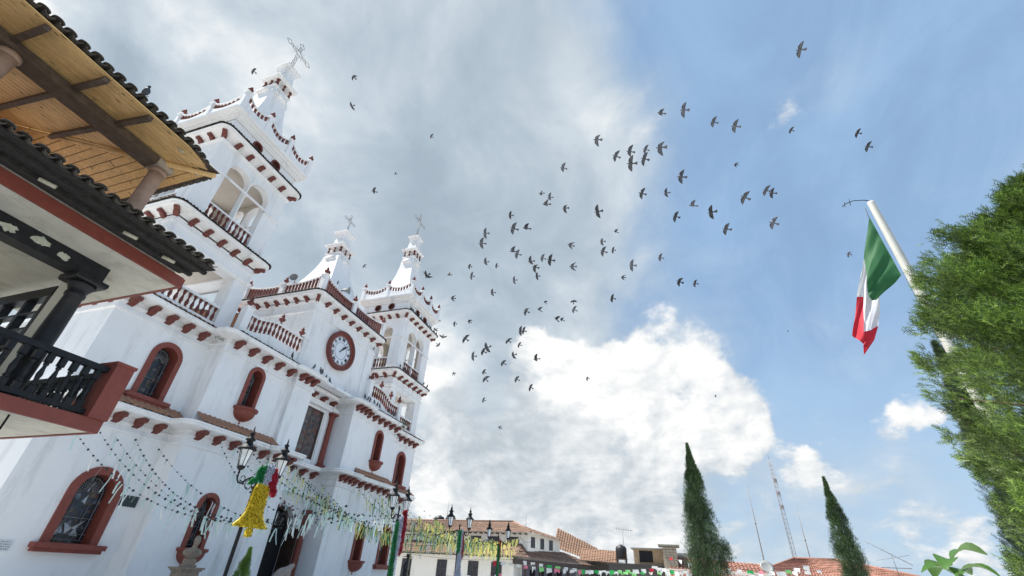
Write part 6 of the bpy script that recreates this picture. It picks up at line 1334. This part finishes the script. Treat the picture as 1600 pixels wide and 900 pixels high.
# ================================================================ pigeons
FEATH = mat('pigeon_feathers', (.055, .058, .068), .7, .35, 14)
def _feath():
    N = FEATH.node_tree.nodes; L = FEATH.node_tree.links; b = N['Principled BSDF']; src = b.inputs['Base Color'].links[0].from_socket
    oi = N.new('ShaderNodeObjectInfo'); r = N.new('ShaderNodeMapRange'); L.new(oi.outputs['Random'], r.inputs[0]); r.inputs[3].default_value = .5; r.inputs[4].default_value = 2.4
    s = N.new('ShaderNodeVectorMath'); s.operation = 'SCALE'; L.new(src, s.inputs[0]); L.new(r.outputs[0], s.inputs['Scale']); L.new(s.outputs[0], b.inputs['Base Color'])
_feath()
def pigeon_mesh(pose):
    """flying pigeon, forward +x, left +y, up +z; one continuous body, wings and tail grown from it"""
    mb = MB(); prof = [(.165, .004, .012), (.145, .016, .010), (.125, .024, .008), (.10, .024, .004), (.07, .036, 0), (.02, .046, -.004), (-.04, .043, -.004), (-.09, .030, 0), (-.125, .018, .002), (-.15, .010, .003)]
    n = 8; vs = []
    for x, r, z in prof:
        for k in range(n): a = 2*PI*k/n; vs.append((x, r*math.cos(a), z+r*.9*math.sin(a)))
    mb.add(vs, [(i*n+k, i*n+(k+1) % n, (i+1)*n+(k+1) % n, (i+1)*n+k) for i in range(len(prof)-1) for k in range(n)]+[tuple(range(n))], True)
    tw = (.07, .055, .075, .045, .06)[pose]; th = .003
    tv = [(-.10, -.018), (-.10, .018), (-.235, tw), (-.25, tw*.45), (-.255, 0), (-.25, -tw*.45), (-.235, -tw)]
    mb.add([(x, y, .004+th) for x, y in tv]+[(x, y, .004-th) for x, y in tv], [tuple(range(7)), tuple(range(13, 6, -1))]+[(i, (i+1) % 7, 7+(i+1) % 7, 7+i) for i in range(7)])
    # wing: span stations (s along wing, leading x, trailing x); flap angle inner/outer, sweep
    fi, fo, sw, fold = ((.10, -.05, .0, 1.0), (.55, .25, .02, .97), (-.35, -.65, .03, .95), (.85, .95, .06, .85), (.20, -.2, .14, .72))[pose]
    st = [(0.02, .075, -.055), (.07, .095, -.06), (.13, .105, -.062), (.19, .085, -.07), (.25, .045, -.072), (.30, -.005, -.070), (.335, -.055, -.072)]
    for s in (-1, 1):
        vt = []; y = z = 0.0; ps = 0
        for k, (q, le, te) in enumerate(st):
            d = (q-ps)*fold; ps = q; a = fi if q < .15 else fo; y += d*math.cos(a); z += d*math.sin(a); shf = -sw*(q/.33)**1.5
            t_ = .008*(1-k/7)+.0015
            vt += [(le+shf, s*y, .012+z+t_*.3), ((le+te)/2+shf, s*y, .012+z+t_), (te+shf, s*y, .010+z), ((le+te)/2+shf, s*y, .012+z-t_*.6)]
        m = len(st)
        mb.add(vt, [(i*4+j, i*4+(j+1) % 4, (i+1)*4+(j+1) % 4, (i+1)*4+j) for i in range(m-1) for j in range(4)]+[(4*m-4, 4*m-3, 4*m-2, 4*m-1)], True)
    return mb.build('pigeon', FEATH, me_only=True)
PM = [pigeon_mesh(k) for k in range(5)]
def perched_mesh(dx):
    mb = MB(); prof = [(0, .0, .335), (.006, .014, .335), (.004, .024, .325), (0, .028, .305), (-.002, .024, .28), (-.004, .032, .25), (-.006, .05, .21), (-.012, .062, .16), (-.03, .06, .11), (-.055, .042, .07), (-.09, .026, .04), (-.15, .018, 0.0), (-.19, .012, -.02)]
    n = 10; vs = []
    for x, r, z in prof:
        for k in range(n): a = 2*PI*k/n; vs.append((x+r*math.cos(a)*1.1+(dx if z > .26 else 0), r*math.sin(a), z+ .0*r))
    mb.add(vs, [(i*n+k, i*n+(k+1) % n, (i+1)*n+(k+1) % n, (i+1)*n+k) for i in range(len(prof)-1) for k in range(n)], True)
    mb.lathe([(.008, 0), (.0, .022)], 5, (.03+dx, 0, .305))
    for s in (-1, 1): mb.tube([(-.01, s*.02, .07), (0, s*.02, .0), (.03, s*.02, .0)], .005, 4)
    return mb.build('pigeon', FEATH, me_only=True)
PP = [perched_mesh(0), perched_mesh(.02)]
fl = 'dark pigeon flying in the large flock over the plaza'
LONE = ['lone pigeon flying highest of all above the right part of the flock', 'pigeon flying left of the cross on the near bell tower', 'upper of two pigeons flying right of the near tower cross', 'lower of two pigeons flying right of the near tower cross', 'small pigeon alone in the grey cloud left of the flock', 'tiniest pigeon flying above the space between the two farther crosses', 'pigeon with raised wings flying above the central spire cross', 'upper left of two pigeons flying above the flagpole tip', 'lower right of two pigeons flying above the flagpole tip', 'pigeon flying just left of the hanging flag', 'pigeon flying between the central spire and right tower spire', 'tiny distant pigeon before the white heap cloud above the tall cypress', 'tiny speck of a pigeon in open blue left of the flag']
for i, (x, y, z, a, b, c, pose) in enumerate(FLYING):
    o = link_mesh('pigeon', PM[pose], None, (x, y, z), (a, b, c)); j = i-(len(FLYING)-13)
    if j >= 0: tag(o, LONE[j], 'pigeon')
    else: tag(o, fl, 'pigeon', 'pigeons flying over the plaza')
LED = [(18.55, 18.32, 10.87, 0), (19.05, 18.3, 10.87, 1), (19.25, 18.34, 10.87, 0), (19.75, 18.9, 10.88, 1), (20.6, 19.2, 11.10, 0), (21.0, 19.25, 11.10, 1), (20.3, 19.62, 10.88, 0), (21.75, 19.6, 10.88, 0), (22.85, 19.5, 11.1, 1), (23.5, 18.3, 10.87, 0), (23.9, 18.28, 10.87, 1), (24.15, 18.3, 10.87, 0), (24.6, 18.3, 10.87, 1), (25.2, 18.42, 10.9, 0), (25.5, 18.45, 10.9, 0), (26.6, 18.4, 10.88, 1), (27.15, 18.4, 10.88, 0), (27.4, 18.4, 10.88, 1), (16.9, 18.45, 10.88, 0)]
LED.sort()
for gi, (x, y, z, k) in enumerate(LED):
    o = link_mesh('pigeon', PP[k], None, (x, y, z+.005), (0, 0, random.uniform(0, 6.28)), (1.05,)*3); tag(o, ORD[gi]+' pigeon from the left perched on the cornice below the church clock', 'pigeon', 'pigeons perched on the cornice below the clock')
for gi, (x, k) in enumerate(((28.4, 0), (28.6, 1), (28.85, 0), (29.3, 1), (30.3, 0), (31.3, 1), (31.5, 0), (31.9, 1), (32.2, 0), (32.9, 1), (33.4, 0))):
    o = link_mesh('pigeon', PP[k], None, (x, 19.52, 20.62), (0, 0, random.uniform(0, 6.28)), (1.1,)*3); tag(o, ORD[gi]+' pigeon from the left on the upper tiled eave of the right bell tower', 'pigeon', 'pigeons perched on the right tower eave')
for gi, (x, y, z) in enumerate(((28.6, 19.55, 15.27), (29.3, 19.5, 15.27), (32.6, 19.5, 15.27), (33.3, 19.52, 15.27))):
    o = link_mesh('pigeon', PP[0], None, (x, y, z), (0, 0, random.uniform(0, 6.28)), (1.1,)*3); tag(o, ORD[gi]+' pigeon from the left on the middle tiled eave of the right bell tower', 'pigeon', 'pigeons on the right tower middle eave')
for x, y, z, lab in ((18.35, 19.2, 17.44, 'pigeon perched on the curved white rail at the left end over the clock'), (2.42, 8.30, 8.80, 'grey pigeon perched on the clay tiles of the pine-ceilinged roof at left'), (19.3, 19.3, 17.3, 'pigeon perched on the parapet rail right of the corner finial over the clock'), (24.5, 19.36, 14.94, 'pigeon perched on the white moulding right of the clock')):
    o = link_mesh('pigeon', PP[1], None, (x, y, z), (0, -.35, random.uniform(0, 6.28)), (.9,)*3); tag(o, lab, 'pigeon')

# little plants rooted in the cornice, cables over the far house
def tuft(loc, n, s, label, seed):
    rg = np.random.default_rng(seed); C = rg.normal(size=(n, 3))*np.array([s, s*.5, s*.8]); D = rg.normal(size=(n, 3))+np.array([0, -.6, -.3])
    V = frond_cloud(C, D, s*.9, 4, rg, .3); o = mesh_from_tris('cornice_plant', V, CYP); o.location = loc; tag(o, label, 'plant')
tuft((13.35, 19.42, 10.62), 160, .16, 'small green plant hanging from the upper cornice left of the first curved balustrade', 1)
tuft((28.9, 18.5, 10.75), 220, .20, 'green plant sprouting from the upper cornice near the right bell tower', 2)
tuft((28.6, 18.75, 9.9), 60, .09, 'thin weed hanging on the wall below the cornice plant by the right tower', 3)
for a, b, sg, lab in (((33.9, 22, 6.4), (56, 29, 5.6), .8, 'upper power cable running from the church corner to the plaza house'), ((40, 12.5, 4.4), (56.0, 16, 5.2), .35, 'thin cable rising to the corner of the plaza house'), ((54, 17.4, 3.3), (60, 6.0, 3.9), .3, 'cable from the plaza house portico to the black rooftop tank'), ((53.5, 30, 3.2), (53.5, 17.4, 3.15), .25, 'cable slung under the lower eave of the plaza house')):
    A_, B_ = Vector(a), Vector(b); mb = MB(); mb.tube([A_.lerp(B_, i/16)+Vector((0, 0, -sg*4*(i/16)*(1-i/16))) for i in range(17)], .018, 4)
    o = mb.build('power_cable', CORD); tag(o, lab, 'cable')
